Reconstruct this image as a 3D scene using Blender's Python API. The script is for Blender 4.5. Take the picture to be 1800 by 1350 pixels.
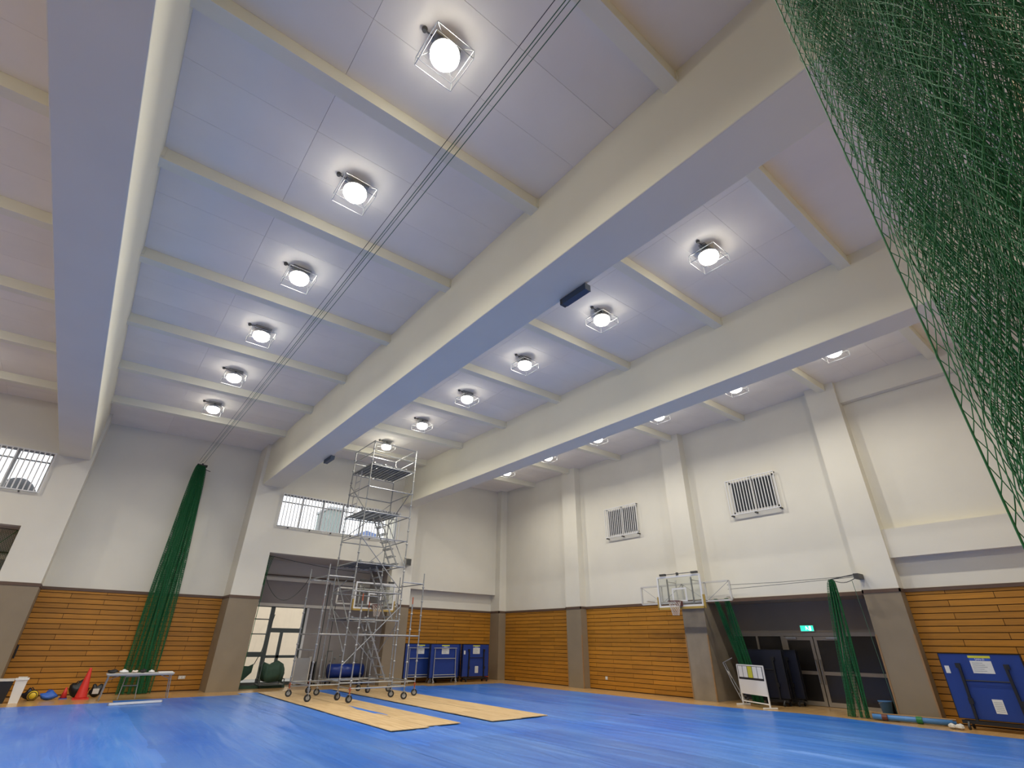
import bpy, math, random
import numpy as np
from mathutils import Vector, Matrix

S = bpy.context.scene
COL = S.collection
for o in list(bpy.data.objects):
    bpy.data.objects.remove(o)
random.seed(7)
rng = np.random.default_rng(7)

# ------------------------------------------------------------------ camera
CAM_H = 1.68
yaw, pitch, roll = math.radians(38.6418), math.radians(27.7312), math.radians(0.7858)
fwd = Vector((math.sin(yaw)*math.cos(pitch), math.cos(yaw)*math.cos(pitch), math.sin(pitch)))
rgt = Vector((math.cos(yaw), -math.sin(yaw), 0))
upv = rgt.cross(fwd)
r2 = rgt*math.cos(roll) + upv*math.sin(roll)
u2 = upv*math.cos(roll) - rgt*math.sin(roll)
cd = bpy.data.cameras.new('camera')
cd.sensor_width = 36.0
cd.lens = 863.654*36/1800
cd.clip_start = 0.05
cd.clip_end = 300
cam = bpy.data.objects.new('camera', cd)
COL.objects.link(cam)
m = Matrix((r2, u2, -fwd)).transposed().to_4x4()
m.translation = (0, 0, CAM_H)
cam.matrix_world = m
S.camera = cam

# ------------------------------------------------------------------ world, exposure
w = bpy.data.worlds.new('world')
S.world = w
w.use_nodes = True
wn = w.node_tree
bg = wn.nodes['Background']
bg.inputs['Color'].default_value = (0.96, 0.97, 1.0, 1)
bg.inputs['Strength'].default_value = 2.4
S.view_settings.view_transform = 'Standard'
S.view_settings.look = 'None'
S.view_settings.gamma = 1.0
S.view_settings.use_curve_mapping = False
S.view_settings.exposure = 0.0
LAMP = 27.0      # radiance of the lamp lenses
LAMP_W = 81.0    # downward light of each lamp

# ------------------------------------------------------------------ materials
def nt(m):
    m.use_nodes = True
    t = m.node_tree
    b = t.nodes['Principled BSDF']
    return t, b

def mat(name, col, rough=0.6, metal=0.0, var=0.0, vscale=4.0, bump=0.0, bscale=60.0, spec=0.5, rand=0.0, stretch=None):
    m = bpy.data.materials.new(name)
    t, b = nt(m)
    b.inputs['Roughness'].default_value = rough
    b.inputs['Metallic'].default_value = metal
    b.inputs['Specular IOR Level'].default_value = spec
    b.inputs['Base Color'].default_value = (*col, 1)
    geo = t.nodes.new('ShaderNodeNewGeometry')
    src = geo.outputs['Position']
    if stretch:
        mp = t.nodes.new('ShaderNodeMapping')
        mp.inputs['Scale'].default_value = stretch
        t.links.new(src, mp.inputs['Vector'])
        src = mp.outputs['Vector']
    if var or rand:
        n = t.nodes.new('ShaderNodeTexNoise')
        n.inputs['Scale'].default_value = vscale
        n.inputs['Detail'].default_value = 5
        t.links.new(src, n.inputs['Vector'])
        hs = t.nodes.new('ShaderNodeHueSaturation')
        hs.inputs['Color'].default_value = (*col, 1)
        mr = t.nodes.new('ShaderNodeMapRange')
        mr.inputs['From Min'].default_value = 0.25
        mr.inputs['From Max'].default_value = 0.75
        mr.inputs['To Min'].default_value = 1-var
        mr.inputs['To Max'].default_value = 1+var
        t.links.new(n.outputs['Fac'], mr.inputs['Value'])
        out = mr.outputs['Result']
        if rand:
            oi = t.nodes.new('ShaderNodeObjectInfo')
            mr2 = t.nodes.new('ShaderNodeMapRange')
            mr2.inputs['To Min'].default_value = 1-rand
            mr2.inputs['To Max'].default_value = 1+rand
            t.links.new(oi.outputs['Random'], mr2.inputs['Value'])
            mm = t.nodes.new('ShaderNodeMath')
            mm.operation = 'MULTIPLY'
            t.links.new(out, mm.inputs[0])
            t.links.new(mr2.outputs['Result'], mm.inputs[1])
            out = mm.outputs[0]
        t.links.new(out, hs.inputs['Value'])
        t.links.new(hs.outputs['Color'], b.inputs['Base Color'])
    if bump:
        n2 = t.nodes.new('ShaderNodeTexNoise')
        n2.inputs['Scale'].default_value = bscale
        n2.inputs['Detail'].default_value = 4
        t.links.new(src, n2.inputs['Vector'])
        bp = t.nodes.new('ShaderNodeBump')
        bp.inputs['Strength'].default_value = bump
        bp.inputs['Distance'].default_value = 0.01
        t.links.new(n2.outputs['Fac'], bp.inputs['Height'])
        t.links.new(bp.outputs['Normal'], b.inputs['Normal'])
    return m

def emit(name, col, st):
    m = bpy.data.materials.new(name)
    t, b = nt(m)
    b.inputs['Base Color'].default_value = (*col, 1)
    b.inputs['Emission Color'].default_value = (*col, 1)
    b.inputs['Emission Strength'].default_value = st
    return m

def glass(name, tint=(0.95, 0.97, 0.97), refl=0.12):
    m = bpy.data.materials.new(name)
    m.use_nodes = True
    t = m.node_tree
    t.nodes.remove(t.nodes['Principled BSDF'])
    out = t.nodes['Material Output']
    tr = t.nodes.new('ShaderNodeBsdfTransparent')
    tr.inputs['Color'].default_value = (*tint, 1)
    gl = t.nodes.new('ShaderNodeBsdfGlossy')
    gl.inputs['Roughness'].default_value = 0.03
    lw = t.nodes.new('ShaderNodeFresnel')
    lw.inputs['IOR'].default_value = 1.45
    mx = t.nodes.new('ShaderNodeMixShader')
    t.links.new(lw.outputs['Fac'], mx.inputs['Fac'])
    t.links.new(tr.outputs[0], mx.inputs[1])
    t.links.new(gl.outputs[0], mx.inputs[2])
    t.links.new(mx.outputs[0], out.inputs['Surface'])
    return m

M = {}
M['wall'] = mat('wall_paint', (0.765, 0.735, 0.635), 0.75, var=0.035, vscale=0.8, bump=0.12, bscale=45)
M['ceil'] = mat('ceiling_paint', (0.865, 0.81, 0.715), 0.7, var=0.04, vscale=0.9, bump=0.05, bscale=12, rand=0.025)
M['beam'] = mat('beam_paint', (0.83, 0.80, 0.65), 0.7, var=0.03, vscale=0.7, bump=0.06, bscale=30)
M['taupe'] = mat('taupe_paint', (0.26, 0.205, 0.135), 0.65, var=0.07, vscale=1.6, bump=0.08, bscale=40)
M['concrete'] = mat('bare_concrete_paint', (0.27, 0.225, 0.165), 0.5, var=0.16, vscale=2.2, bump=0.1, bscale=25)
M['trim'] = mat('trim_brown', (0.115, 0.068, 0.045), 0.55, var=0.05)
M['guard'] = mat('corner_guard_wood', (0.32, 0.19, 0.085), 0.5, var=0.1, vscale=9)
M['plank_x'] = mat('wall_plank', (0.43, 0.185, 0.016), 0.5, var=0.16, vscale=2.2, rand=0.13, stretch=(0.9, 0.9, 14), bump=0.05, bscale=18)
M['groove'] = mat('groove_dark', (0.05, 0.018, 0.004), 0.8)
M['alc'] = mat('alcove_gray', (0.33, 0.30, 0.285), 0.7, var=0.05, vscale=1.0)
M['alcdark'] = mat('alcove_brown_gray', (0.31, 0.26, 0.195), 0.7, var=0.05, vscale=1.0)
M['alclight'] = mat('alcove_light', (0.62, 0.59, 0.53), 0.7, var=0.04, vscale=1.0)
M['cream'] = mat('cream_band', (0.82, 0.78, 0.68), 0.6)
M['alu'] = mat('door_aluminium', (0.34, 0.30, 0.25), 0.4, metal=0.35, var=0.04)
M['dkalu'] = mat('dark_green_grey_frame', (0.095, 0.115, 0.115), 0.5)
M['white'] = mat('white_paint', (0.78, 0.78, 0.77), 0.4)
M['offwhite'] = mat('offwhite_steel', (0.62, 0.60, 0.55), 0.45, var=0.04)
M['steel'] = mat('galvanised_steel', (0.40, 0.41, 0.41), 0.42, metal=0.75, var=0.14, vscale=9)
M['deck'] = mat('deck_steel', (0.27, 0.29, 0.30), 0.5, metal=0.6, var=0.15, vscale=5)
M['orange'] = mat('worn_orange_paint', (0.42, 0.09, 0.03), 0.6, var=0.2, vscale=20)
M['rubber'] = mat('black_rubber', (0.02, 0.02, 0.021), 0.6)
M['black'] = mat('black_satin', (0.012, 0.012, 0.014), 0.45)
M['grey'] = mat('grey_paint', (0.33, 0.34, 0.36), 0.5, var=0.03)
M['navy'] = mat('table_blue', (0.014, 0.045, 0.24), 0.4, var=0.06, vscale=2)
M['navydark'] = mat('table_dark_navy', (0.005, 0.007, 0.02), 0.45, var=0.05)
M['yellow'] = mat('yellow_label', (0.62, 0.60, 0.05), 0.5)
M['pad'] = mat('ochre_edge_pad', (0.46, 0.31, 0.07), 0.6, var=0.05)
M['paper'] = mat('paper_white', (0.70, 0.71, 0.68), 0.6, var=0.05, vscale=20)
M['ink'] = mat('print_grey', (0.28, 0.30, 0.33), 0.6)
M['labelblue'] = mat('label_blue', (0.03, 0.10, 0.48), 0.5)
M['red'] = mat('cone_red', (0.66, 0.035, 0.025), 0.4, var=0.05)
M['rimred'] = mat('rim_dark_red', (0.12, 0.035, 0.025), 0.5)
M['netwhite'] = mat('white_cord', (0.70, 0.62, 0.55), 0.7)
M['green'] = mat('green_net_cord', (0.013, 0.17, 0.048), 0.5)
M['greenfar'] = mat('green_net_cord_far', (0.010, 0.15, 0.045), 0.55)
M['greendk'] = mat('dark_green_cloth', (0.030, 0.075, 0.05), 0.7, var=0.2, vscale=6, bump=0.4, bscale=20)
M['wire'] = mat('green_steel_wire', (0.10, 0.20, 0.13), 0.4, metal=0.5)
M['darkwire'] = mat('dark_wire', (0.05, 0.06, 0.055), 0.5)
M['bucket'] = mat('bucket_blue', (0.07, 0.22, 0.52), 0.4)
M['bagblue'] = mat('bag_blue', (0.03, 0.12, 0.50), 0.5, bump=0.4, bscale=25)
M['ballyel'] = mat('ball_yellow', (0.70, 0.48, 0.02), 0.45)
M['dkglass'] = mat('dark_glass', (0.028, 0.026, 0.025), 0.18, var=0.1, vscale=1.0)
M['dkpane'] = mat('dark_window_pane', (0.045, 0.05, 0.06), 0.15)
M['slate'] = mat('slate_blue_housing', (0.05, 0.075, 0.12), 0.5)
M['fixdark'] = mat('dark_bracket', (0.06, 0.06, 0.055), 0.5)
M['spk'] = mat('speaker_grey', (0.23, 0.22, 0.19), 0.6)
M['glass'] = glass('window_glass')
M['acrylic'] = glass('backboard_acrylic', (0.93, 0.95, 0.95))
M['lens'] = emit('lamp_lens', (1.0, 0.955, 0.86), LAMP)
M['exitg'] = emit('exit_sign_green', (0.03, 0.62, 0.42), 1.6)
M['exitw'] = emit('exit_sign_white', (0.85, 1.0, 0.95), 2.2)
M['housewall'] = mat('outside_cream_wall', (0.86, 0.72, 0.56), 0.8, var=0.03)
M['outgrey'] = mat('outside_grey_wall', (0.22, 0.26, 0.25), 0.8)
M['outroof'] = mat('outside_blue_roof', (0.10, 0.15, 0.32), 0.7)
M['outdark'] = mat('outside_foliage', (0.035, 0.035, 0.04), 0.9, var=0.3, vscale=3)
M['ground'] = mat('outside_ground', (0.30, 0.29, 0.27), 0.9, var=0.1)
M['mattblue'] = mat('vinyl_blue', (0.012, 0.04, 0.26), 0.3, var=0.05)

def ply_material():
    m = bpy.data.materials.new('plywood')
    t, b = nt(m)
    geo = t.nodes.new('ShaderNodeNewGeometry')
    mp = t.nodes.new('ShaderNodeMapping'); mp.inputs['Scale'].default_value = (5, 0.55, 1)
    n = t.nodes.new('ShaderNodeTexNoise'); n.inputs['Scale'].default_value = 1.6; n.inputs['Detail'].default_value = 8
    n.inputs['Distortion'].default_value = 1.2
    cr = t.nodes.new('ShaderNodeValToRGB')
    cr.color_ramp.elements[0].position = 0.3; cr.color_ramp.elements[0].color = (0.50, 0.33, 0.15, 1)
    cr.color_ramp.elements[1].position = 0.7; cr.color_ramp.elements[1].color = (0.66, 0.48, 0.26, 1)
    oi = t.nodes.new('ShaderNodeObjectInfo')
    mr = t.nodes.new('ShaderNodeMapRange'); mr.inputs['To Min'].default_value = 0.88; mr.inputs['To Max'].default_value = 1.1
    hs = t.nodes.new('ShaderNodeHueSaturation')
    t.links.new(geo.outputs['Position'], mp.inputs['Vector']); t.links.new(mp.outputs[0], n.inputs['Vector'])
    t.links.new(n.outputs['Fac'], cr.inputs['Fac']); t.links.new(cr.outputs['Color'], hs.inputs['Color'])
    t.links.new(oi.outputs['Random'], mr.inputs['Value']); t.links.new(mr.outputs['Result'], hs.inputs['Value'])
    t.links.new(hs.outputs['Color'], b.inputs['Base Color'])
    b.inputs['Roughness'].default_value = 0.6
    return m
M['ply'] = ply_material()

def floor_material():
    m = bpy.data.materials.new('gym_floor_wood')
    t, b = nt(m)
    geo = t.nodes.new('ShaderNodeNewGeometry')
    br = t.nodes.new('ShaderNodeTexBrick')
    br.inputs['Scale'].default_value = 1.0
    br.inputs['Brick Width'].default_value = 1.8; br.inputs['Row Height'].default_value = 0.075
    br.inputs['Mortar Size'].default_value = 0.002
    br.inputs['Color1'].default_value = (0.56, 0.35, 0.15, 1); br.inputs['Color2'].default_value = (0.49, 0.30, 0.12, 1)
    br.inputs['Mortar'].default_value = (0.30, 0.16, 0.06, 1)
    t.links.new(geo.outputs['Position'], br.inputs['Vector'])
    t.links.new(br.outputs['Color'], b.inputs['Base Color'])
    b.inputs['Roughness'].default_value = 0.22
    return m
M['floor'] = floor_material()

def tarp_material():
    m = bpy.data.materials.new('blue_tarp')
    t, b = nt(m)
    L = t.links.new
    geo = t.nodes.new('ShaderNodeNewGeometry')
    # broad colour variation: dust and wear, streaked along the sheet
    mp = t.nodes.new('ShaderNodeMapping'); mp.inputs['Scale'].default_value = (0.75, 0.22, 1)
    n = t.nodes.new('ShaderNodeTexNoise'); n.inputs['Scale'].default_value = 1.3; n.inputs['Detail'].default_value = 6
    L(geo.outputs['Position'], mp.inputs['Vector']); L(mp.outputs[0], n.inputs['Vector'])
    cr = t.nodes.new('ShaderNodeValToRGB')
    cr.color_ramp.elements[0].position = 0.28; cr.color_ramp.elements[0].color = (0.010, 0.130, 0.58, 1)
    cr.color_ramp.elements[1].position = 0.75; cr.color_ramp.elements[1].color = (0.095, 0.25, 0.66, 1)
    L(n.outputs['Fac'], cr.inputs['Fac'])
    # fine pale streaks along the sheet
    mp2 = t.nodes.new('ShaderNodeMapping'); mp2.inputs['Scale'].default_value = (9, 0.5, 1)
    n2 = t.nodes.new('ShaderNodeTexNoise'); n2.inputs['Scale'].default_value = 1.0; n2.inputs['Detail'].default_value = 7
    L(geo.outputs['Position'], mp2.inputs['Vector']); L(mp2.outputs[0], n2.inputs['Vector'])
    r2_ = t.nodes.new('ShaderNodeMapRange'); r2_.inputs['From Min'].default_value = 0.56; r2_.inputs['From Max'].default_value = 0.80
    r2_.inputs['To Max'].default_value = 0.42
    L(n2.outputs['Fac'], r2_.inputs['Value'])
    mx = t.nodes.new('ShaderNodeMixRGB'); mx.inputs['Color2'].default_value = (0.20, 0.38, 0.74, 1)
    L(r2_.outputs['Result'], mx.inputs['Fac']); L(cr.outputs['Color'], mx.inputs['Color1'])
    hs = t.nodes.new('ShaderNodeHueSaturation')
    oi = t.nodes.new('ShaderNodeObjectInfo')
    mr = t.nodes.new('ShaderNodeMapRange'); mr.inputs['To Min'].default_value = 0.88; mr.inputs['To Max'].default_value = 1.12
    L(oi.outputs['Random'], mr.inputs['Value']); L(mr.outputs['Result'], hs.inputs['Value'])
    L(mx.outputs['Color'], hs.inputs['Color']); L(hs.outputs['Color'], b.inputs['Base Color'])
    # relief: long creases + crumple
    mp3 = t.nodes.new('ShaderNodeMapping'); mp3.inputs['Scale'].default_value = (2.6, 0.35, 1)
    n3 = t.nodes.new('ShaderNodeTexNoise'); n3.inputs['Scale'].default_value = 1.0; n3.inputs['Detail'].default_value = 4
    n3.inputs['Distortion'].default_value = 0.6
    L(geo.outputs['Position'], mp3.inputs['Vector']); L(mp3.outputs[0], n3.inputs['Vector'])
    n4 = t.nodes.new('ShaderNodeTexNoise'); n4.inputs['Scale'].default_value = 5.0; n4.inputs['Detail'].default_value = 6
    L(geo.outputs['Position'], n4.inputs['Vector'])
    bp = t.nodes.new('ShaderNodeBump'); bp.inputs['Strength'].default_value = 0.8; bp.inputs['Distance'].default_value = 0.05
    bp2 = t.nodes.new('ShaderNodeBump'); bp2.inputs['Strength'].default_value = 0.35; bp2.inputs['Distance'].default_value = 0.008
    L(n3.outputs['Fac'], bp.inputs['Height']); L(n4.outputs['Fac'], bp2.inputs['Height'])
    L(bp.outputs['Normal'], bp2.inputs['Normal']); L(bp2.outputs['Normal'], b.inputs['Normal'])
    b.inputs['Roughness'].default_value = 0.30
    b.inputs['Specular IOR Level'].default_value = 0.42
    return m
M['tarp'] = tarp_material()

# ------------------------------------------------------------------ mesh helpers
class MB:
    def __init__(s):
        s.v = []; s.f = []
    def box(s, x0, y0, z0, x1, y1, z1):
        b = len(s.v)
        s.v += [(x0, y0, z0), (x1, y0, z0), (x1, y1, z0), (x0, y1, z0), (x0, y0, z1), (x1, y0, z1), (x1, y1, z1), (x0, y1, z1)]
        s.f += [tuple(b+i for i in q) for q in ((0, 3, 2, 1), (4, 5, 6, 7), (0, 1, 5, 4), (1, 2, 6, 5), (2, 3, 7, 6), (3, 0, 4, 7))]
        return s
    def tube(s, p, q, r, n=8, r1=None):
        p = Vector(p); q = Vector(q); d = (q-p)
        if d.length < 1e-6: return s
        d.normalize()
        a = d.orthogonal().normalized(); c = d.cross(a)
        r1 = r if r1 is None else r1
        b = len(s.v)
        for (pt, rr) in ((p, r), (q, r1)):
            for i in range(n):
                t = 2*math.pi*i/n
                s.v.append(tuple(pt + (a*math.cos(t) + c*math.sin(t))*rr))
        for i in range(n):
            j = (i+1) % n
            s.f.append((b+i, b+j, b+n+j, b+n+i))
        s.f.append(tuple(b+i for i in reversed(range(n)))); s.f.append(tuple(b+n+i for i in range(n)))
        return s
    def path(s, pts, r, n=6, closed=False):
        k = len(pts)
        for i in range(k if closed else k-1):
            s.tube(pts[i], pts[(i+1) % k], r, n)
        return s
    def bar(s, p, q, w, h):
        # rectangular bar from p to q, width w (horizontal), height h
        p = Vector(p); q = Vector(q); d = (q-p).normalized()
        up = Vector((0, 0, 1))
        if abs(d.z) > 0.95: up = Vector((0, 1, 0))
        a = d.cross(up).normalized(); c = a.cross(d)
        b = len(s.v)
        for pt in (p, q):
            for (i, j) in ((-1, -1), (1, -1), (1, 1), (-1, 1)):
                s.v.append(tuple(pt + a*(i*w/2) + c*(j*h/2)))
        s.f += [tuple(b+i for i in f) for f in ((0, 1, 2, 3), (7, 6, 5, 4), (0, 4, 5, 1), (1, 5, 6, 2), (2, 6, 7, 3), (3, 7, 4, 0))]
        return s
    def lathe(s, prof, n=20, c=(0, 0, 0), caps=True):
        b = len(s.v)
        for (r, z) in prof:
            for i in range(n):
                t = 2*math.pi*i/n
                s.v.append((c[0]+r*math.cos(t), c[1]+r*math.sin(t), c[2]+z))
        for k in range(len(prof)-1):
            for i in range(n):
                j = (i+1) % n
                s.f.append((b+k*n+i, b+k*n+j, b+(k+1)*n+j, b+(k+1)*n+i))
        if caps:
            s.f.append(tuple(b+i for i in reversed(range(n))))
            s.f.append(tuple(b+(len(prof)-1)*n+i for i in range(n)))
        return s
    def prism(s, poly, vec):
        b = len(s.v); n = len(poly); vec = Vector(vec)
        s.v += [tuple(p) for p in poly] + [tuple(Vector(p)+vec) for p in poly]
        s.f.append(tuple(b+i for i in reversed(range(n)))); s.f.append(tuple(b+n+i for i in range(n)))
        for i in range(n):
            j = (i+1) % n
            s.f.append((b+i, b+j, b+n+j, b+n+i))
        return s
    def build(s, name, material, parent=None, smooth=False):
        me = bpy.data.meshes.new(name)
        me.from_pydata(s.v, [], s.f)
        me.materials.append(M[material] if isinstance(material, str) else material)
        if smooth:
            for p in me.polygons: p.use_smooth = True
        me.update()
        o = bpy.data.objects.new(name, me)
        COL.objects.link(o)
        if parent: o.parent = parent
        return o

def tag(o, label=None, cat=None, group=None, kind=None):
    if label: o['label'] = label
    if cat: o['category'] = cat
    if group: o['group'] = group
    if kind: o['kind'] = kind
    return o

def thing(name, label, cat, loc=(0, 0, 0), rz=0.0, group=None):
    o = bpy.data.objects.new(name, None)
    o.empty_display_size = 0.1
    COL.objects.link(o)
    o.location = loc
    o.rotation_euler = (0, 0, rz)
    return tag(o, label, cat, group)

def copy_tree(o, loc=None, parent=None, rz=None):
    c = o.copy(); COL.objects.link(c); c.parent = parent
    if loc is not None: c.location = loc
    if rz is not None: c.rotation_euler = (0, 0, rz)
    for ch in o.children: copy_tree(ch, None, c)
    return c

CUBES = {}
def piece(name, material, parent, x0, y0, z0, x1, y1, z1):
    # a box that shares one unit mesh per material
    key = (name, material)
    if key not in CUBES:
        mb = MB().box(-.5, -.5, -.5, .5, .5, .5)
        me = bpy.data.meshes.new(name); me.from_pydata(mb.v, [], mb.f); me.materials.append(M[material]); me.update()
        CUBES[key] = me
    o = bpy.data.objects.new(name, CUBES[key]); COL.objects.link(o)
    o.location = ((x0+x1)/2, (y0+y1)/2, (z0+z1)/2); o.scale = (x1-x0, y1-y0, z1-z0)
    if parent: o.parent = parent
    return o

def netmesh(P, r, name, material, parent=None, hem=True):
    """P: array (nu, nv, 3) of knots; strands run on the diagonals between knots (diamond mesh)."""
    nu, nv = P.shape[:2]
    I, J = np.meshgrid(np.arange(nu-1), np.arange(nv-1), indexing='ij')
    ev = ((I+J) % 2 == 0)
    a = np.where(ev[..., None], P[:-1, :-1], P[:-1, 1:]).reshape(-1, 3)
    b = np.where(ev[..., None], P[1:, 1:], P[1:, :-1]).reshape(-1, 3)
    if hem:
        a = np.concatenate([a, P[0, :-1], P[-1, :-1], P[:-1, 0], P[:-1, -1]])
        b = np.concatenate([b, P[0, 1:], P[-1, 1:], P[1:, 0], P[1:, -1]])
    return strands(a, b, r, name, material, parent)

def strands(a, b, r, name, material, parent=None):
    n = len(a)
    dirv = b-a
    dirv /= np.maximum(np.linalg.norm(dirv, axis=1, keepdims=True), 1e-9)
    ref = np.where(np.abs(dirv[:, 2:3]) > 0.9, np.array([[1., 0, 0]]), np.array([[0, 0, 1.]]))
    e1 = np.cross(dirv, ref); e1 /= np.linalg.norm(e1, axis=1, keepdims=True)
    e2 = np.cross(dirv, e1)
    vs = []
    for base in (a, b):
        for k in range(3):
            t = 2*math.pi*k/3
            vs.append(base + r*(math.cos(t)*e1+math.sin(t)*e2))
    V = np.stack(vs, axis=1).reshape(-1, 3)
    base = (np.arange(n)*6)[:, None, None]
    F = (base + np.array([[0, 1, 4, 3], [1, 2, 5, 4], [2, 0, 3, 5]])[None]).reshape(-1, 4)
    me = bpy.data.meshes.new(name)
    me.vertices.add(len(V)); me.vertices.foreach_set('co', V.astype(np.float32).ravel())
    me.loops.add(F.size); me.loops.foreach_set('vertex_index', F.astype(np.int32).ravel())
    me.polygons.add(len(F))
    me.polygons.foreach_set('loop_start', np.arange(0, F.size, 4, dtype=np.int32))
    me.materials.append(M[material])
    me.update(calc_edges=True)
    o = bpy.data.objects.new(name, me); COL.objects.link(o)
    if parent: o.parent = parent
    return o

def text_part(txt, size, material, parent, loc, rot, name='lettering', depth=0.001):
    cu = bpy.data.curves.new(name, 'FONT'); cu.body = txt; cu.size = size; cu.extrude = depth
    cu.align_x = 'CENTER'; cu.align_y = 'CENTER'; cu.resolution_u = 3
    tmp = bpy.data.objects.new('tmp', cu); COL.objects.link(tmp)
    dg = bpy.context.evaluated_depsgraph_get()
    me = bpy.data.meshes.new_from_object(tmp.evaluated_get(dg))
    bpy.data.objects.remove(tmp); bpy.data.curves.remove(cu)
    me.materials.clear(); me.materials.append(M[material])
    o = bpy.data.objects.new(name, me); COL.objects.link(o)
    o.parent = parent; o.location = loc; o.rotation_euler = rot
    return o

# ------------------------------------------------------------------ dimensions of the hall
Yf, Yr = 22.326, 23.468          # back wall: front sections, recesses
Xr, Xp = 17.939, 17.572          # right wall: recess plane, pilaster fronts
XL, YN = -15.0, -6.0             # unseen left wall, wall behind the camera
SL = 0.0328                      # the whole roof rises slightly to the right
def zc(x): return 9.0325 + SL*x
def zb(x): return 7.2383 + SL*x
def zp(x): return 8.7836 + SL*x
ZW = 3.145                       # top of the brown trim
ZT = 3.055                       # bottom of the trim
DX = -13.02                      # the left section repeats the middle one
SEC = (4.376, 11.934); ALC = (5.433, 10.88); ALZ = 4.79; WZ = (5.84, 7.20)
BEAMS = [(-8.62, -7.77), (-2.027, -1.175), (4.521, 5.389), (11.026, 11.746)]
PIL = [(16.846, 17.758), (10.76, 11.655), (4.669, 5.581), (-1.42, -0.51)]
PURY = [20.452-3.059*k for k in range(9)]

# ------------------------------------------------------------------ floor
fl = MB().box(XL-.3, YN-.3, -0.2, 19.6, 24.9, 0.0).build('floor', 'floor'); tag(fl, kind='structure', label='polished brown wooden gymnasium floor')
gr = MB().box(-60, 24.9, -0.4, 60, 120, -0.15).build('ground_outside', 'ground'); tag(gr, kind='structure', label='pale ground outside the building')

# ------------------------------------------------------------------ ceiling, panels, beams, purlins
ce = MB()
ce.v = [(XL-.3, YN-.3, zc(XL-.3)+.03), (18.4, YN-.3, zc(18.4)+.03), (18.4, 24.0, zc(18.4)+.03), (XL-.3, 24.0, zc(XL-.3)+.03)]
ce.v += [(a, b, c+.3) for a, b, c in ce.v]
ce.f = [(0, 3, 2, 1), (4, 5, 6, 7), (0, 1, 5, 4), (1, 2, 6, 5), (2, 3, 7, 6), (3, 0, 4, 7)]
ceiling = ce.build('ceiling', 'ceil'); tag(ceiling, kind='structure', label='pale lavender-grey panelled ceiling with cream beams')
for i, (x0, x1) in enumerate(BEAMS):
    z = zb((x0+x1)/2)
    mb = MB().box(x0, YN, z, x1, Yf+0.3, zc(x1)+.1)
    o = mb.build('main_beam', 'beam', ceiling)
    bv = o.modifiers.new('bevel', 'BEVEL'); bv.width = 0.02; bv.segments = 2
BAYS = [(XL, BEAMS[0][0]), (BEAMS[0][1], BEAMS[1][0]), (BEAMS[1][1], BEAMS[2][0]), (BEAMS[2][1], BEAMS[3][0]), (BEAMS[3][1], Xr)]
for bi, (x0, x1) in enumerate(BAYS):
    for k, y in enumerate(PURY):
        xe = x1
        mb = MB()
        w_ = 0.23
        a0, a1 = zp(x0), zp(xe)
        mb.v = [(x0, y-w_, a0), (xe, y-w_, a1), (xe, y, a1), (x0, y, a0), (x0, y-w_, zc(x0)+.05), (xe, y-w_, zc(xe)+.05), (xe, y, zc(xe)+.05), (x0, y, zc(x0)+.05)]
        mb.f = [(0, 3, 2, 1), (4, 5, 6, 7), (0, 1, 5, 4), (1, 2, 6, 5), (2, 3, 7, 6), (3, 0, 4, 7)]
        mb.build('purlin', 'beam', ceiling)
        # collar plate where the purlin meets the beam
        if bi in (2, 3) and k < 7:
            for xx, sgn in ((x0, 1), (x1, -1)):
                xa, xb = sorted((xx, xx+sgn*0.05))
                MB().box(xa, y-w_-.02, zp(xx)+.03, xb, y+.02, zc(xx)).build('bearing_plate', 'fixdark' if False else 'beam', ceiling)
# ceiling panels between the purlins (three rows each bay of purlins, three lengths)
pan = {}
for bi, (x0, x1) in enumerate(BAYS):
    if bi == 0: continue
    ys = [23.6] + [y for y in PURY] 
    ne = 3 if bi < 4 else 4
    wdt = (x1-x0)/ne
    key = bi
    for k in range(7):
        top = (PURY[k-1]-0.23) if k > 0 else 23.5
        bot = PURY[k] if k < len(PURY) else YN
        rows = 3
        dep = (top-bot)/rows
        for r in range(rows):
            for c in range(ne):
                kk = (bi, k == 0)
                if kk not in pan:
                    mb = MB(); hx = wdt/2-.002; hy = dep/2-.002; s_ = SL*hx
                    mb.v = [(-hx, -hy, -s_), (hx, -hy, s_), (hx, hy, s_), (-hx, hy, -s_), (-hx, -hy, .03-s_), (hx, -hy, .03+s_), (hx, hy, .03+s_), (-hx, hy, .03-s_)]
                    mb.f = [(0, 3, 2, 1), (4, 5, 6, 7), (0, 1, 5, 4), (1, 2, 6, 5), (2, 3, 7, 6), (3, 0, 4, 7)]
                    o = mb.build('ceiling_panel', 'ceil', ceiling); pan[kk] = o
                else:
                    o = pan[kk].copy(); COL.objects.link(o)
                xc = x0+wdt*(c+.5)
                o.location = (xc, bot+dep*(r+.5), zc(xc)-0.004+random.uniform(-.0006, .0006))

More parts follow.
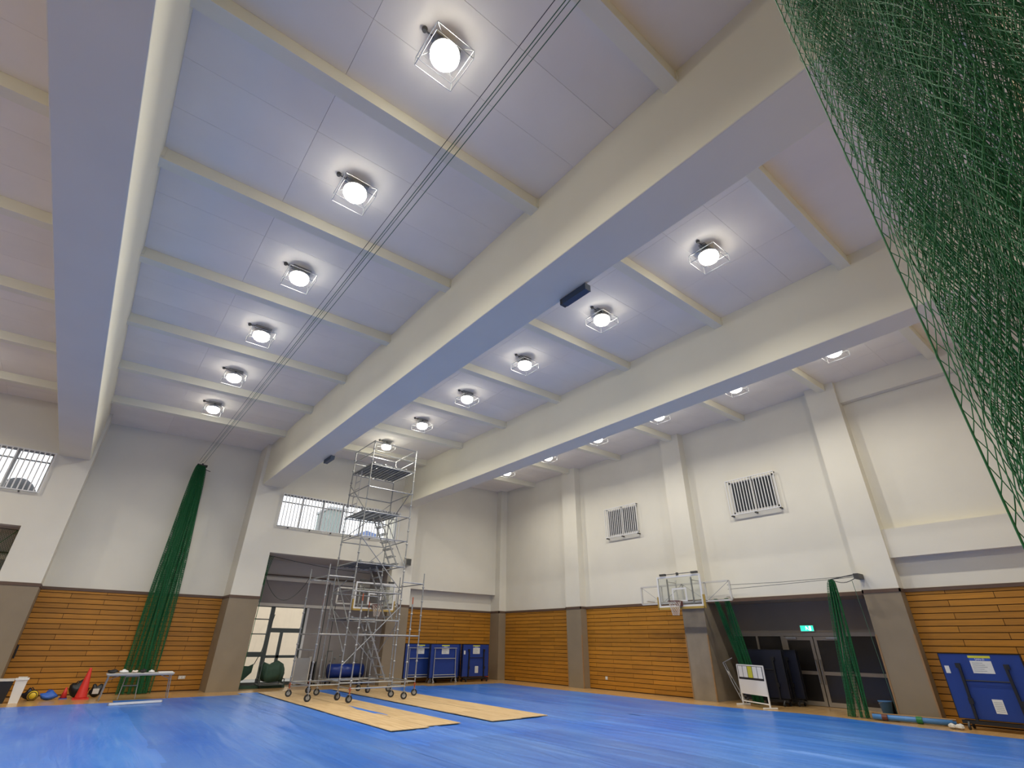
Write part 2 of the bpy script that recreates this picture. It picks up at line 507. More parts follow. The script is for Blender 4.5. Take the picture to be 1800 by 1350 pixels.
# ------------------------------------------------------------------ back wall
wb = MB(); dado = []; HT = 9.9
def section(mb, dx):
    x0, x1 = SEC[0]+dx, SEC[1]+dx; a0, a1 = ALC[0]+dx, ALC[1]+dx
    mb.box(x0, Yf, ZT, a0, Yr+.3, HT); mb.box(a1, Yf, ZT, x1, Yr+.3, HT)
    mb.box(a0, Yf, ALZ, a1, Yf+.35, WZ[0]); mb.box(a0, Yf, WZ[1], a1, Yf+.35, HT)
    dado.append((x0, Yf, 0, a0, Yr+.3, ZT)); dado.append((a1, Yf, 0, x1, Yr+.3, ZT))
section(wb, 0); section(wb, DX)
wb.box(SEC[1]+DX, Yr, ZT, SEC[0], Yr+.3, HT)                    # recess behind the tall net
wb.box(SEC[1], Yr, ZT, Xr+.3, Yr+.3, HT)                        # recess by the corner
wb.box(SEC[1], Yr-.36, 3.93, 17.491, Yr+.05, HT)                # thicker upper wall there
wb.box(XL-.3, Yr, 0, SEC[0]+DX, Yr+.3, HT)
wall_back = wb.build('wall_back', 'wall'); tag(wall_back, kind='structure', label='back wall, off-white above and taupe or boarded below')
for d_ in dado: MB().box(*d_).build('dado', 'taupe', wall_back)
MB().box(SEC[1]+DX, Yr+.02, 0, SEC[0], Yr+.3, ZT).build('board_backing', 'groove', wall_back)
MB().box(SEC[1], Yr+.02, 0, 17.6, Yr+.3, ZT).build('board_backing', 'groove', wall_back)
# corner column
MB().box(17.491, 22.719, ZT, Xr+.1, Yr+.1, HT).build('corner_column', 'wall', wall_back)
MB().box(17.491, 22.719, 0, Xr+.1, Yr+.1, ZT).build('corner_column_base', 'taupe', wall_back)

SEAM0, PITCH, GAP = 2.972, 0.1553, 0.019
def planks_x(x0, x1, y, off, parent):
    k = 0; top = ZT+0.02; row = 0
    while True:
        zt = top if row == 0 else SEAM0-PITCH*(row-1)-GAP/2
        zb_ = SEAM0-PITCH*row+GAP/2
        if zb_ < 0.01: zb_ = 0.01
        if zt-zb_ < 0.03: break
        j = off + (0 if row % 2 == 0 else -0.95) + random.uniform(-.02, .02)
        j -= math.ceil((j-x0)/1.91)*1.91
        while j < x1:
            a, b = max(j+GAP*.35, x0+.004), min(j+1.91-GAP*.35, x1-.004)
            if b-a > 0.05:
                piece('plank', 'plank_x', parent, a, y-random.uniform(.0, .003), zt*0+zb_, b, y+.03, zt)
            j += 1.91
        row += 1
        if zb_ <= 0.011: break
def planks_y(y0, y1, x, off, parent):
    top = ZT+0.02; row = 0
    while True:
        zt = top if row == 0 else SEAM0-PITCH*(row-1)-GAP/2
        zb_ = max(SEAM0-PITCH*row+GAP/2, 0.01)
        if zt-zb_ < 0.03: break
        j = off + (0 if row % 2 == 0 else -0.95) + random.uniform(-.02, .02)
        j -= math.ceil((j-y0)/1.91)*1.91
        while j < y1:
            a, b = max(j+GAP*.35, y0+.004), min(j+1.91-GAP*.35, y1-.004)
            if b-a > 0.05:
                piece('plank', 'plank_x', parent, x-random.uniform(0, .003), a, zb_, x+.03, b, zt)
            j += 1.91
        row += 1
        if zb_ <= 0.011: break
planks_x(SEC[1]+DX, SEC[0], Yr, 0.709, wall_back)
planks_x(SEC[1], 17.491, Yr, 13.3, wall_back)

# ------------------------------------------------------------------ right wall
DA = (PIL[2][1], PIL[1][0])      # door alcove in y
wr = MB()
wr.box(Xr, YN-.3, ZT, Xr+.3, DA[0], HT); wr.box(Xr, DA[1], ZT, Xr+.3, Yr+.3, HT); wr.box(Xp+.0, DA[0], ZT, Xr+.05, DA[1], 3.35) if False else None
wr.box(Xr, DA[0], ZT+.0, Xr+.3, DA[1], HT)
wall_right = wr.build('wall_right', 'wall'); tag(wall_right, kind='structure', label='right wall with pilasters, off-white above and boarded below')
for i, (a, b) in enumerate(PIL):
    MB().box(Xp, a, ZT, Xr+.05, b, HT).build('pilaster', 'wall', wall_right)
    depth = Xr+.3
    MB().box(Xp, a, 0, depth if i not in (1, 2) else 19.6, b, ZT).build('pilaster_base', 'concrete' if i == 1 else 'taupe', wall_right)
    # wooden corner guards on the pillar edges
    for yy in (a, b):
        MB().box(Xp-.012, yy-.012 if yy == a else yy-.03, 0.0, Xp+.03, yy+.03 if yy == a else yy+.012, 2.0).build('corner_guard', 'guard', wall_right)
# projecting band and top beam in the near bay
MB().box(Xr-.26, PIL[3][1], 3.95, Xr+.05, PIL[2][0], 4.74).build('band_beam', 'wall', wall_right)
MB().box(Xr-.22, PIL[3][1], 8.86, Xr+.05, PIL[2][0], HT).build('top_beam', 'wall', wall_right)
MB().box(Xr+.02, YN, 0, Xr+.3, PIL[2][0], ZT).build('board_backing', 'groove', wall_right)
MB().box(Xr+.02, PIL[1][1], 0, Xr+.3, Yr, ZT).build('board_backing', 'groove', wall_right)
planks_y(PIL[3][1], PIL[2][0], Xr, 3.77, wall_right)
planks_y(PIL[1][1], PIL[0][0], Xr, 12.6, wall_right)
planks_y(PIL[0][1], 22.719, Xr, 19.0, wall_right)
# door alcove shell
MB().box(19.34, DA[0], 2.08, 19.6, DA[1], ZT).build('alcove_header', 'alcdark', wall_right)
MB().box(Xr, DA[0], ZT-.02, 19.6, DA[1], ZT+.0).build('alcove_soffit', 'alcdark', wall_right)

# unseen walls that close the hall
o = MB().box(XL-.3, YN-.3, 0, XL, Yr+.3, HT).build('wall_left', 'wall'); tag(o, kind='structure', label='plain left wall of the hall')
fw = MB().box(XL-.3, YN-.3, 0, Xr+.3, YN, HT) if False else MB()
HX = [(-12.5, -9.5), (-7.59, -2.14), (5.433, 10.88)]            # unseen openings patterned on the back wall, added for daylight on beam undersides
xx = XL-.3
for (a_, b_) in HX:
    fw.box(xx, YN-.3, 0, a_, YN, HT); fw.box(a_, YN-.3, 2.6, b_, YN, WZ[0]); fw.box(a_, YN-.3, WZ[1], b_, YN, HT); xx = b_
fw.box(xx, YN-.3, 0, Xr+.3, YN, HT)
o = fw.build('wall_front', 'wall'); tag(o, kind='structure', label='plain wall behind the camera with windows added for daylight')
for i_, (a_, b_) in enumerate(HX):
    for j_, (z0_, z1_) in enumerate(((0, 2.6), WZ)):
        wf = MB().box(a_, YN-.2, z0_, b_, YN-.1, z0_+.06).box(a_, YN-.2, z1_-.06, b_, YN-.1, z1_).build('window_%d' % (5+2*i_+j_), 'grey'); tag(wf, kind='structure', label='unseen glazed opening added behind the camera for daylight')
        MB().box(a_, YN-.155, z0_+.06, b_, YN-.145, z1_-.06).build('pane', 'glass', wf)
MB().box(-60, -60, -.4, 60, YN-.3, -.15).build('ground_behind', 'ground')['kind'] = 'structure'

# ------------------------------------------------------------------ brown trim
def trim(n, boxes, label):
    mb = MB()
    for b in boxes: mb.box(*b)
    o = mb.build('trim_%d' % n, 'trim'); tag(o, kind='structure', label=label)
e = 0.018
trim(1, [(SEC[0]-e, Yf-e, ZT, ALC[0]+e, Yf+.02, ZW), (SEC[0]-e, Yf, ZT, SEC[0]+.02, Yr, ZW), (ALC[1]-e, Yf-e, ZT, SEC[1]+e, Yf+.02, ZW), (SEC[1]-.02, Yf, ZT, SEC[1]+e, Yr, ZW)], 'brown trim band around the middle back pillars')
trim(2, [(SEC[0]+DX-e, Yf-e, ZT, ALC[0]+DX+e, Yf+.02, ZW), (ALC[1]+DX-e, Yf-e, ZT, SEC[1]+DX+e, Yf+.02, ZW), (SEC[1]+DX-.02, Yf, ZT, SEC[1]+DX+e, Yr, ZW)], 'brown trim band on the left back pillar')
trim(3, [(SEC[1]+DX, Yr-e-.01, ZT, SEC[0], Yr+.02, ZW)], 'brown trim band above the boards behind the tall net')
trim(4, [(SEC[1], Yr-e-.01, ZT, 17.491, Yr+.02, ZW), (17.491-e, 22.719-e, ZT, Xr, 22.75, ZW), (17.491-e, 22.719-e, ZT, 17.52, Yr, ZW)], 'brown trim band in the back corner')
tb = []
for (a, b) in PIL:
    tb += [(Xp-e, a-e, ZT, Xp+.02, b+e, ZW), (Xp-e, a-e, ZT, Xr, a+.02, ZW), (Xp-e, b-.02, ZT, Xr, b+e, ZW)]
tb += [(Xr-e-.01, PIL[3][1], ZT, Xr+.02, PIL[2][0], ZW), (Xr-e-.01, PIL[1][1], ZT, Xr+.02, PIL[0][0], ZW), (Xr-e-.01, PIL[0][1], ZT, Xr+.02, 22.72, ZW), (Xr-e-.02, DA[0], ZT-.02, Xr+.02, DA[1], ZW)]
trim(5, tb, 'brown trim band along the right wall and its pilasters')

# ------------------------------------------------------------------ windows with grilles
def window_back(n, dx, label):
    x0, x1 = ALC[0]+dx, ALC[1]+dx+.02; z0, z1 = WZ
    o = MB(); y = Yf+.12
    o.box(x0, y, z0, x0+.05, y+.08, z1).box(x1-.05, y, z0, x1, y+.08, z1).box(x0, y, z0, x1, y+.08, z0+.05).box(x0, y, z1-.05, x1, y+.08, z1)
    win = o.build('window_%d' % n, 'grey'); tag(win, kind='structure', label=label)
    k = 6
    for i in range(k):
        a = x0+(x1-x0)*i/k; b = x0+(x1-x0)*(i+1)/k
        MB().box(a+.03, y+.035, z0+.05, b-.03, y+.045, z1-.05).build('pane', 'glass', win)
        if i: MB().box(a-.035, y-.01, z0+.04, a+.035, y+.09, z1-.04).build('mullion', 'grey', win)
    MB().box(x0+.05, y-.005, z1-.33, x1-.05, y+.07, z1-.29).build('transom', 'grey', win)
    # guard grille standing off the wall
    g = MB(); yg = Yf-.10
    g.box(x0-.02, yg-.015, z1-.03, x1+.05, yg+.015, z1+.0).box(x0-.02, yg-.015, z0+.0, x1+.05, yg+.015, z0+.03)
    g.build('grille_rail', 'white', win)
    for i in range(6):
        xx = x0+(x1-x0)*(i+.5)/6
        MB().box(xx-.02, yg, z0-.04, xx+.02, Yf+.01, z0-.0).build('grille_bracket', 'fixdark', win)
    nb = 41
    for i in range(nb):
        xx = x0+(x1+.03-x0)*i/(nb-1)
        piece('grille_bar', 'white', win, xx-.017, yg-.012, z0+.01, xx+.017, yg+.012, z1-.01)
    return win
window_back(1, 0, 'long high window with white bar grille above the middle alcove')
window_back(2, DX, 'long high window with white bar grille at the left edge')

def window_right(n, y0, y1, z0, z1, label):
    o = MB(); x = Xr-.03
    o.box(x, y0, z0, x+.06, y0+.06, z1).box(x, y1-.06, z0, x+.06, y1, z1).box(x, y0, z0, x+.06, y1, z0+.06).box(x, y0, z1-.06, x+.06, y1, z1)
    win = o.build('window_%d' % n, 'offwhite'); tag(win, kind='structure', label=label)
    ym = (y0+y1)/2
    MB().box(x+.02, y0+.05, z0+.05, x+.035, ym-.03, z1-.05).build('pane', 'dkpane', win)
    MB().box(x+.02, ym+.03, z0+.05, x+.035, y1-.05, z1-.05).build('pane', 'dkpane', win)
    MB().box(x-.005, ym-.035, z0+.05, x+.05, ym+.035, z1-.05).build('mullion', 'offwhite', win)
    xg = Xr-.16
    MB().box(xg-.015, y0-.08, z1+.02, xg+.015, y1+.08, z1+.05).box(xg-.015, y0-.08, z0-.06, xg+.015, y1+.08, z0-.03).build('grille_rail', 'white', win)
    for yy in (y0-.04, ym, y1+.04):
        MB().box(xg, yy-.02, z1+.02, Xr+.02, yy+.02, z1+.045).build('grille_bracket', 'fixdark', win)
        MB().box(xg, yy-.03, z0-.10, Xr+.02, yy+.03, z0-.06).build('grille_bracket', 'fixdark', win)
    nb = 18
    for i in range(nb):
        yy = y0-.07+(y1-y0+.14)*i/(nb-1)
        piece('grille_bar', 'white', win, xg-.012, yy-.013, z0-.05, xg+.012, yy+.013, z1+.04)
window_right(3, 13.50, 15.15, 5.97, 7.15, 'square barred window on the right wall nearer the corner')
window_right(4, 7.42, 9.10, 5.97, 7.15, 'square barred window on the right wall above the doors')

# ------------------------------------------------------------------ alcoves in the back wall
AY = 24.55
def alcove(n, dx, glazed):
    a0, a1 = ALC[0]+dx, ALC[1]+dx
    mb = MB()
    g0, g1 = a0+.42, a0+2.62
    if glazed:
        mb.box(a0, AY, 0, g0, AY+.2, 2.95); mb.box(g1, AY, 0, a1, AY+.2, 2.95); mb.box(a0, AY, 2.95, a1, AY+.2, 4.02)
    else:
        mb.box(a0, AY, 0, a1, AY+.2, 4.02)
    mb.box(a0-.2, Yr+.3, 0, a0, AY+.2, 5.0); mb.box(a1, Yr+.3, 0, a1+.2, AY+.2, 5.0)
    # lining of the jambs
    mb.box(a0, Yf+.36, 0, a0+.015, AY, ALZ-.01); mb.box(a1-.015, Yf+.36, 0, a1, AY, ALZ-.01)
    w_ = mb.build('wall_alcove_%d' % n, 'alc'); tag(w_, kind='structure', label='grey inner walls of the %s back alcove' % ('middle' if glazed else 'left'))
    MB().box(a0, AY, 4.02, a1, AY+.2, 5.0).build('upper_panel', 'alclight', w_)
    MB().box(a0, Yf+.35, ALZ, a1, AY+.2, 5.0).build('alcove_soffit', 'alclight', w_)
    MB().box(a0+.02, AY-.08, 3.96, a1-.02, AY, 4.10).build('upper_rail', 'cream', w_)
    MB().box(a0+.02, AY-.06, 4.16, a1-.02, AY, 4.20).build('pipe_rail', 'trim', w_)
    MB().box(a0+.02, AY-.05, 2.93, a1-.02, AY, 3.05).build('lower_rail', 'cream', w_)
    return w_, g0, g1
wa, g0, g1 = alcove(1, 0, True)
alcove(2, DX, False)
dr = MB().box(g0, AY+.02, 0.0, g1, AY+.12, .12).box(g0, AY+.02, 2.9, g1, AY+.12, 2.96)
door2 = dr.build('door_2', 'dkalu'); tag(door2, kind='structure', label='glazed dark-framed door and side light at the back of the middle alcove')
xm = g0+.72
for (a, b, c, d_) in [(xm, xm+.16, .1, 2.92), (g1-.10, g1, .1, 2.92), (g0, g0+.05, .1, 2.92)]:
    MB().box(a, AY+.02, c, b, AY+.12, d_).build('stile', 'dkalu', door2)
MB().box(xm+.16, AY+.03, 1.93, g1-.1, AY+.11, 2.10).build('transom', 'dkalu', door2)
MB().box(xm+.56, AY+.03, .1, xm+.68, AY+.11, 1.93).build('stile', 'dkalu', door2)
MB().box(xm+.16, AY+.03, .98, g1-.1, AY+.11, 1.08).build('rail', 'dkalu', door2)
for z in (2.42, 1.86): MB().box(g0+.05, AY+.04, z-.02, xm, AY+.10, z+.02).build('rail', 'dkalu', door2)
MB().box(g0+.05, AY+.03, 1.02, xm, AY+.11, 1.2).build('rail', 'dkalu', door2)
MB().box(g0+.05, AY+.06, .12, xm, AY+.068, 2.9).build('pane', 'glass', door2)
MB().box(xm+.16, AY+.06, 2.1, g1-.1, AY+.068, 2.9).build('pane', 'glass', door2)
MB().box(xm+.16, AY+.06, .12, xm+.56, AY+.068, 1.93).build('pane', 'glass', door2)
MB().box(xm+.68, AY+.06, .12, g1-.1, AY+.068, 1.93).build('pane', 'glass', door2)
MB().box(g1, AY-.05, 0, g1+.1, AY+.02, 2.95).build('jamb', 'white', door2)

# the world outside the openings
o = MB().box(2, 31, -.2, 16, 31.4, 3.9).box(2, 31, 3.9, 16, 32, 4.05).build('neighbour_wall', 'housewall'); tag(o, 'cream rendered wall outside the alcove door', 'wall')
bo = thing('grey_house', 'grey-green house seen through the long middle window', 'building', (14.8, 44, -.2))
MB().box(0, 0, 0, 1.3, 3, 12.1).build('wall', 'outgrey', bo)
MB().box(-.1, -.2, 12.1, 1.4, 3.2, 12.3).build('roof', 'grey', bo)
bo = thing('blue_roofed_house', 'blue-roofed house seen low in the long middle window', 'building', (21.4, 51, -.2))
MB().box(-.6, -1, 0, .7, 3, 10.2).build('wall', 'outgrey', bo)
MB().prism([(-.75, -1.2, 10.2), (.85, -1.2, 10.2), (.6, -1.2, 11.7), (-.5, -1.2, 11.9)], (0, 4.4, 0)).build('roof', 'outroof', bo)
tr = thing('round_tree', 'dark round tree crown seen through the left window', 'tree', (-4.3, 36, -.2))
mb = MB(); mb.tube((0, 0, 0), (0, 0, 6.5), .2, 8); mb.build('trunk', 'outdark', tr)
mb = MB(); pr = [(1.0*math.sin(t), 7.8-1.45*math.cos(t)) for t in np.linspace(.05, math.pi-.05, 12)]
mb.lathe(pr, 24); mb.build('crown', 'outdark', tr, True)

# ------------------------------------------------------------------ door alcove: glazed screen and double doors
X = 19.33
dk = MB()
dk.box(X, DA[0], 1.98, X+.1, DA[1], 2.09)                       # head
d1 = dk.build('door_1', 'alu'); tag(d1, kind='structure', label='double glazed aluminium doors with side lights in the right alcove')
for (a, b) in [(8.93, 9.05), (7.02, 7.14), (9.86, 9.93), (DA[1]-.06, DA[1]), (DA[0], DA[0]+.06)]:
    MB().box(X-.01, a, 0, X+.1, b, 2.0).build('post', 'alu', d1)
for (a, b) in [(9.05, 9.86), (9.93, DA[1]-.06), (DA[0]+.06, 7.02)]:
    MB().box(X+.04, a, 0.08, X+.05, b, 1.98).build('pane', 'dkglass', d1)
    MB().box(X, a, .88, X+.09, b, .98).build('rail', 'alu', d1)
    MB().box(X, a, 0, X+.09, b, .09).build('rail', 'alu', d1)
for (a, b, hs) in [(8.0, 8.93, 1), (7.14, 7.97, -1)]:
    lf = MB().box(X-.02, a, .01, X+.04, a+.09, 1.97).box(X-.02, b-.09, .01, X+.04, b, 1.97).box(X-.02, a+.09, 1.86, X+.04, b-.09, 1.97).box(X-.02, a+.09, .01, X+.04, b-.09, .13).box(X-.02, a+.09, .87, X+.04, b-.09, .97).build('door_leaf', 'alu', d1)
    MB().box(X+.005, a+.09, .13, X+.015, b-.09, .87).build('pane', 'dkglass', lf)
    MB().box(X+.005, a+.09, .97, X+.015, b-.09, 1.86).build('pane', 'dkglass', lf)
    hy = (a+.05) if hs == 1 else (b-.05)
    MB().path([(X-.02, hy, .62), (X-.09, hy, .66), (X-.09, hy, 1.26), (X-.02, hy, 1.30)], .013, 8).build('handle', 'steel', lf)
    MB().box(X-.07, (b-.42) if hs == 1 else (a+.08), 1.9, X-.02, (b-.08) if hs == 1 else (a+.42), 1.96).build('door_closer', 'steel', lf)
# exit sign
ex = thing('exit_sign', 'lit green emergency exit sign with running figure above the doors', 'sign', (19.32, 8.08, 2.12))
MB().box(-.05, -.22, 0, .02, .22, .19).build('case', 'offwhite', ex)
MB().box(-.055, -.205, .012, -.05, .205, .178).build('face', 'exitg', ex)
fg = MB()
def fig(y, z): return (-.0575, y, z)
fg.bar(fig(.0, .10), fig(.012, .135), .002, .03); fg.lathe([(.001, -.014), (.014, 0), (.001, .014)], 10, (-.0565, .02, .155))
for (p, q) in [((.0, .10), (.035, .075)), ((.035, .075), (.03, .045)), ((.0, .10), (-.03, .08)), ((-.03, .08), (-.045, .05)), ((.01, .13), (.045, .115)), ((.01, .13), (-.02, .11))]:
    fg.bar(fig(*p), fig(*q), .002, .013)
fg.box(-.058, -.13, .03, -.0555, -.07, .16)
fg.build('pictogram', 'exitw', ex)

# ------------------------------------------------------------------ ceiling lamps
def make_lamp(loc, label):
    t = thing('high_bay_lamp', label, 'ceiling lamp', loc, 0, 'high bay lamps on the ceiling')
    MB().box(-.20, -.07, -.05, .20, .07, 0).build('mounting_plate', 'steel', t)
    MB().tube((0, 0, -.13), (0, 0, -.04), .03, 8).build('stem', 'fixdark', t)
    MB().lathe([(.05, -.10), (.12, -.12), (.19, -.18), (.215, -.225)], 20).build('housing', 'steel', t, True)
    pr = [(.20, -.225), (.205, -.26), (.20, -.30), (.175, -.345), (.13, -.375), (.06, -.393), (.01, -.395)]
    MB().lathe(pr, 24).build('lens', 'lens', t, True)
    if 'lamp_light' not in bpy.data.lights:
        ld = bpy.data.lights.new('lamp_light', 'AREA'); ld.shape = 'DISK'; ld.size = .20; ld.energy = LAMP_W; ld.spread = math.radians(155); ld.color = (1.0, .94, .82)
    lo = bpy.data.objects.new('light_source', bpy.data.lights['lamp_light']); COL.objects.link(lo); lo.parent = t; lo.location = (0, 0, -.402)
    g = MB(); h = .29
    for z in (-.215, -.40):
        g.path([(-h, -h, z), (h, -h, z), (h, h, z), (-h, h, z)], .0065, 5, True)
    for sx in (-1, 1):
        for sy in (-1, 1):
            g.tube((sx*h, sy*h, -.215), (sx*h, sy*h, -.40), .0065, 5)
            g.tube((sx*h, sy*h, -.215), (sx*.06, sy*.06, -.06), .005, 5)
    g.build('wire_guard', 'steel', t)
    MB().tube((-.34, .0, -.05), (-.15, 0, -.03), .012, 6).build('cable', 'fixdark', t)
    MB().lathe([(.03, -.07), (.04, -.04), (.04, 0)], 10, (-.34, 0, 0)).build('junction_box', 'fixdark', t)
    return t
LY = [18.92, 15.86, 12.8, 9.74, 6.69, 3.66]
ORD = ['farthest', 'second farthest', 'third farthest', 'third nearest', 'second nearest', 'nearest']
BN = {1: (-4.9, 'in the far left bay beyond the left beam'), 2: (1.66, 'in the bay between the left and middle beams'), 3: (8.27, 'in the bay between the middle and right beams'), 4: (14.87, 'in the bay between the right beam and right wall')}
proto = None
for b, (lx, bt) in BN.items():
    for y, od in zip(LY, ORD):
        lab = 'lit caged ceiling lamp, %s %s' % (od, bt)
        loc = (lx, y, zc(lx)-.004)
        if proto is None: proto = make_lamp(loc, lab)
        else: tag(copy_tree(proto, loc), lab)
for y in (-2.4,):                                          # the rows go on behind the camera
    for b, (lx, bt) in BN.items():
        tag(copy_tree(proto, (lx, y, zc(lx)-.004)), 'lit caged lamp behind the photographer %s' % bt.replace('in the bay ', '').replace('in the far left bay ', ''))

# beam-mounted housings
for (y0, y1, nm) in [(4.62, 5.27, 'near slate-blue metal housing under the edge of the middle beam'), (16.72, 17.45, 'far slate-blue metal housing under the edge of the middle beam')]:
    t = thing('beam_housing', nm, 'fixture box', (5.40, (y0+y1)/2, 7.33), 0, 'housings on the middle beam')
    l = (y1-y0)/2
    MB().box(-.075, -l, -.075, .055, l-.08, .055).build('casing', 'slate', t)
    MB().box(-.06, l-.08, -.05, .07, l, .10).build('end_bracket', 'fixdark', t)
    MB().box(-.08, -l-.012, -.08, .06, -l, .06).build('end_cap', 'slate', t)
    MB().box(-.02, -l*.5, .05, .0, -l*.5+.05, .12).box(-.02, l*.5, .05, .0, l*.5+.05, .12).build('clip', 'fixdark', t)

# ------------------------------------------------------------------ blue tarpaulins
def tarp(x0, x1, y0, y1, z, label, bulge=0.0):
    nx = int((x1-x0)/.035); ny = int((y1-y0)/.22)
    xs = np.linspace(x0, x1, nx+1); ys = np.linspace(y0, y1, ny+1)
    Xg, Yg = np.meshgrid(xs, ys, indexing='ij')
    ph = rng.uniform(0, 6, 16)
    W = np.zeros_like(Xg)
    for i in range(11):
        c = rng.uniform(x0, x1); wdt = rng.uniform(.035, .09); ml = rng.uniform(.006, .018)
        cx = c + .25*np.sin(Yg*rng.uniform(.15, .5)+ph[i]) + .05*np.sin(Yg*1.7+ph[i+1])
        W += ml*np.exp(-((Xg-cx)/wdt)**2)*(0.5+0.5*np.sin(Yg*rng.uniform(.3, .8)+ph[i+2]))
    for i in range(3):
        c = rng.uniform(y0, y1)
        cy = c+.1*np.sin(Xg*1.1+ph[i])
        W += .008*np.exp(-((Yg-cy)/.07)**2)
    W += .002*np.sin(Xg*5+ph[3]+np.sin(Yg*1.3))*np.sin(Yg*2.1+ph[4])+.002
    edge = np.minimum(np.minimum(Xg-x0, x1-Xg), np.minimum(Yg-y0, y1-Yg))
    Zg = z + W*np.clip(edge/.1, 0.1, 1)
    Xo = Xg + .03*np.sin(Yg*.9+ph[5])*((Xg-x0 > .01) | True) + bulge*np.exp(-((Yg-7.3)/1.6)**2)*((Xg-x0)/(x1-x0))**2
    Yo = Yg + .06*np.sin(Xg*.8+ph[6])*((Yg-y0)/(y1-y0))
    V = np.stack([Xo, Yo, Zg], -1).reshape(-1, 3)
    idx = np.arange((nx+1)*(ny+1)).reshape(nx+1, ny+1)
    F = np.stack([idx[:-1, :-1], idx[1:, :-1], idx[1:, 1:], idx[:-1, 1:]], -1).reshape(-1, 4)
    me = bpy.data.meshes.new('floor_tarpaulin'); me.from_pydata(V.tolist(), [], F.tolist())
    me.materials.append(M['tarp'])
    for p in me.polygons: p.use_smooth = True
    me.update()
    o = bpy.data.objects.new('floor_tarpaulin', me); COL.objects.link(o)
    tag(o, label, 'tarpaulin', 'blue tarpaulins covering the floor')
TX = [(-4.6, -2.5, 20.1), (-2.6, 1.75, 20.30), (1.65, 5.35, 20.85), (5.25, 8.95, 21.45), (8.85, 12.55, 21.4), (12.45, 16.22, 20.95)]  # leftmost strip is unseen, added for bluer bounce light on the left beam
pos = ['added out of view left of the bins to balance the bounce light', 'left in front of the red cone', 'in front of the folding table', 'under the scaffold tower and the left plywood strip', 'under the right plywood strip', 'along the right wall']
for i, ((x0, x1, ye), p_) in enumerate(zip(TX, pos)):
    z = 0.004 + 0.003*(i % 2)
    tarp(x0, x1, 9.2+.4*(i % 3), ye, z, 'blue tarpaulin, back sheet %s' % p_, 0)
    tarp(x0, x1+.05, 0.8, 9.6+.4*(i % 3), z+.007, 'blue tarpaulin, near sheet %s' % p_.replace('under', 'ahead of'), .45 if i == 5 else 0)

# ------------------------------------------------------------------ plywood sheets
def ply(x0, y0, x1, y1, z, label, rot):
    cx, cy = (x0+x1)/2, (y0+y1)/2
    o = MB().box(-(x1-x0)/2, -(y1-y0)/2, 0, (x1-x0)/2, (y1-y0)/2, .012).build('plywood_sheet', 'ply')
    o.location = (cx, cy, z); o.rotation_euler = (0, 0, rot)
    tag(o, label, 'plywood', 'plywood sheets laid on the tarpaulin')
ordn = ['nearest', 'second', 'third', 'fourth', 'fifth', 'farthest']
for s, (xa, nm) in enumerate([(5.80, 'left'), (8.42, 'right')]):
    for c in range(2):
        y = 11.11 + (0.10 if c else 0.0)*(s == 0) + (.06 if c else 0)
        for k in range(5 if s == 0 else 5):
            L_ = 1.83
            jx = random.uniform(-.01, .01)
            ply(xa+c*.94+jx, y, xa+c*.94+.91+jx, y+1.815, .026, 'plywood sheet in the %s strip, %s column, %s from the camera' % (nm, 'left' if c == 0 else 'right', ordn[k]), random.uniform(-.0015, .0015))
            y += L_
        if s == 0 and c == 0 or True:
            ply(xa+c*.94, y+.003, xa+c*.94+.91, y+.9, .026, 'short plywood sheet at the far end of the %s strip, %s column' % (nm, 'left' if c == 0 else 'right'), 0)

# unseen box added behind the double doors to block outside light at the gaps
co = MB().box(21.2, DA[0]-.5, 0, 21.4, DA[1]+.5, 3.0).box(19.6, DA[0]-.7, 0, 21.4, DA[0]-.5, 3.0).box(19.6, DA[1]+.5, 0, 21.4, DA[1]+.7, 3.0).box(19.6, DA[0]-.7, 3.0, 21.4, DA[1]+.7, 3.2).box(19.6, DA[0]-.7, -.2, 21.4, DA[1]+.7, 0)
co.box(19.45, DA[0]-.7, 0, 19.62, DA[0]+.01, 3.1).box(19.45, DA[1]-.01, 0, 19.62, DA[1]+.7, 3.1)
co = co.build('wall_light_block', 'alcdark'); tag(co, kind='structure', label='dark box added behind the double doors to block outside light')

# ------------------------------------------------------------------ scaffold tower
sc = thing('scaffold_tower', 'tall galvanised rolling scaffold tower with decks, stairs and caster wheels', 'scaffold', (7.975, 18.145, 0.038))
tx, ty = .905, .895              # half sizes of the tower
OX = 0.91                        # outrigger reach
PT = .0225
def collars(mb, x, y, z0, z1, step=.475):
    z = z0
    while z < z1:
        mb.lathe([(.026, -.03), (.042, -.012), (.042, .012), (.026, .03)], 8, (x, y, z)); z += step
    return mb
def caster(x, y, a):
    c = MB()
    dx, dy = math.cos(a), math.sin(a)
    px_, py_ = -dy, dx
    for s_ in (-1, 1):
        c.bar((x+px_*.032*s_, y+py_*.032*s_, .095), (x+px_*.032*s_, y+py_*.032*s_, .215), .012, .05)
    c.box(x-.045, y-.045, .21, x+.045, y+.045, .225)
    cs = c.build('caster', 'steel', sc)
    w_ = MB(); cx, cy = x, y
    w_.tube((cx-px_*.022, cy-py_*.022, .10), (cx+px_*.022, cy+py_*.022, .10), .10, 18).build('wheel', 'rubber', cs)
    MB().tube((cx-px_*.026, cy-py_*.026, .10), (cx+px_*.026, cy+py_*.026, .10), .055, 14).build('hub', 'steel', cs)
corners = [(-tx, -ty), (tx, -ty), (-tx, ty), (tx, ty)]
TOP = 8.46
for (x, y) in corners:
    mb = MB().tube((x, y, .40), (x, y, TOP), PT, 10); collars(mb, x, y, .55, TOP, .475); mb.lathe([(.028, -.05), (.036, 0), (.028, .05)], 8, (x, y, TOP-.02))
    mb.build('standard', 'steel', sc)
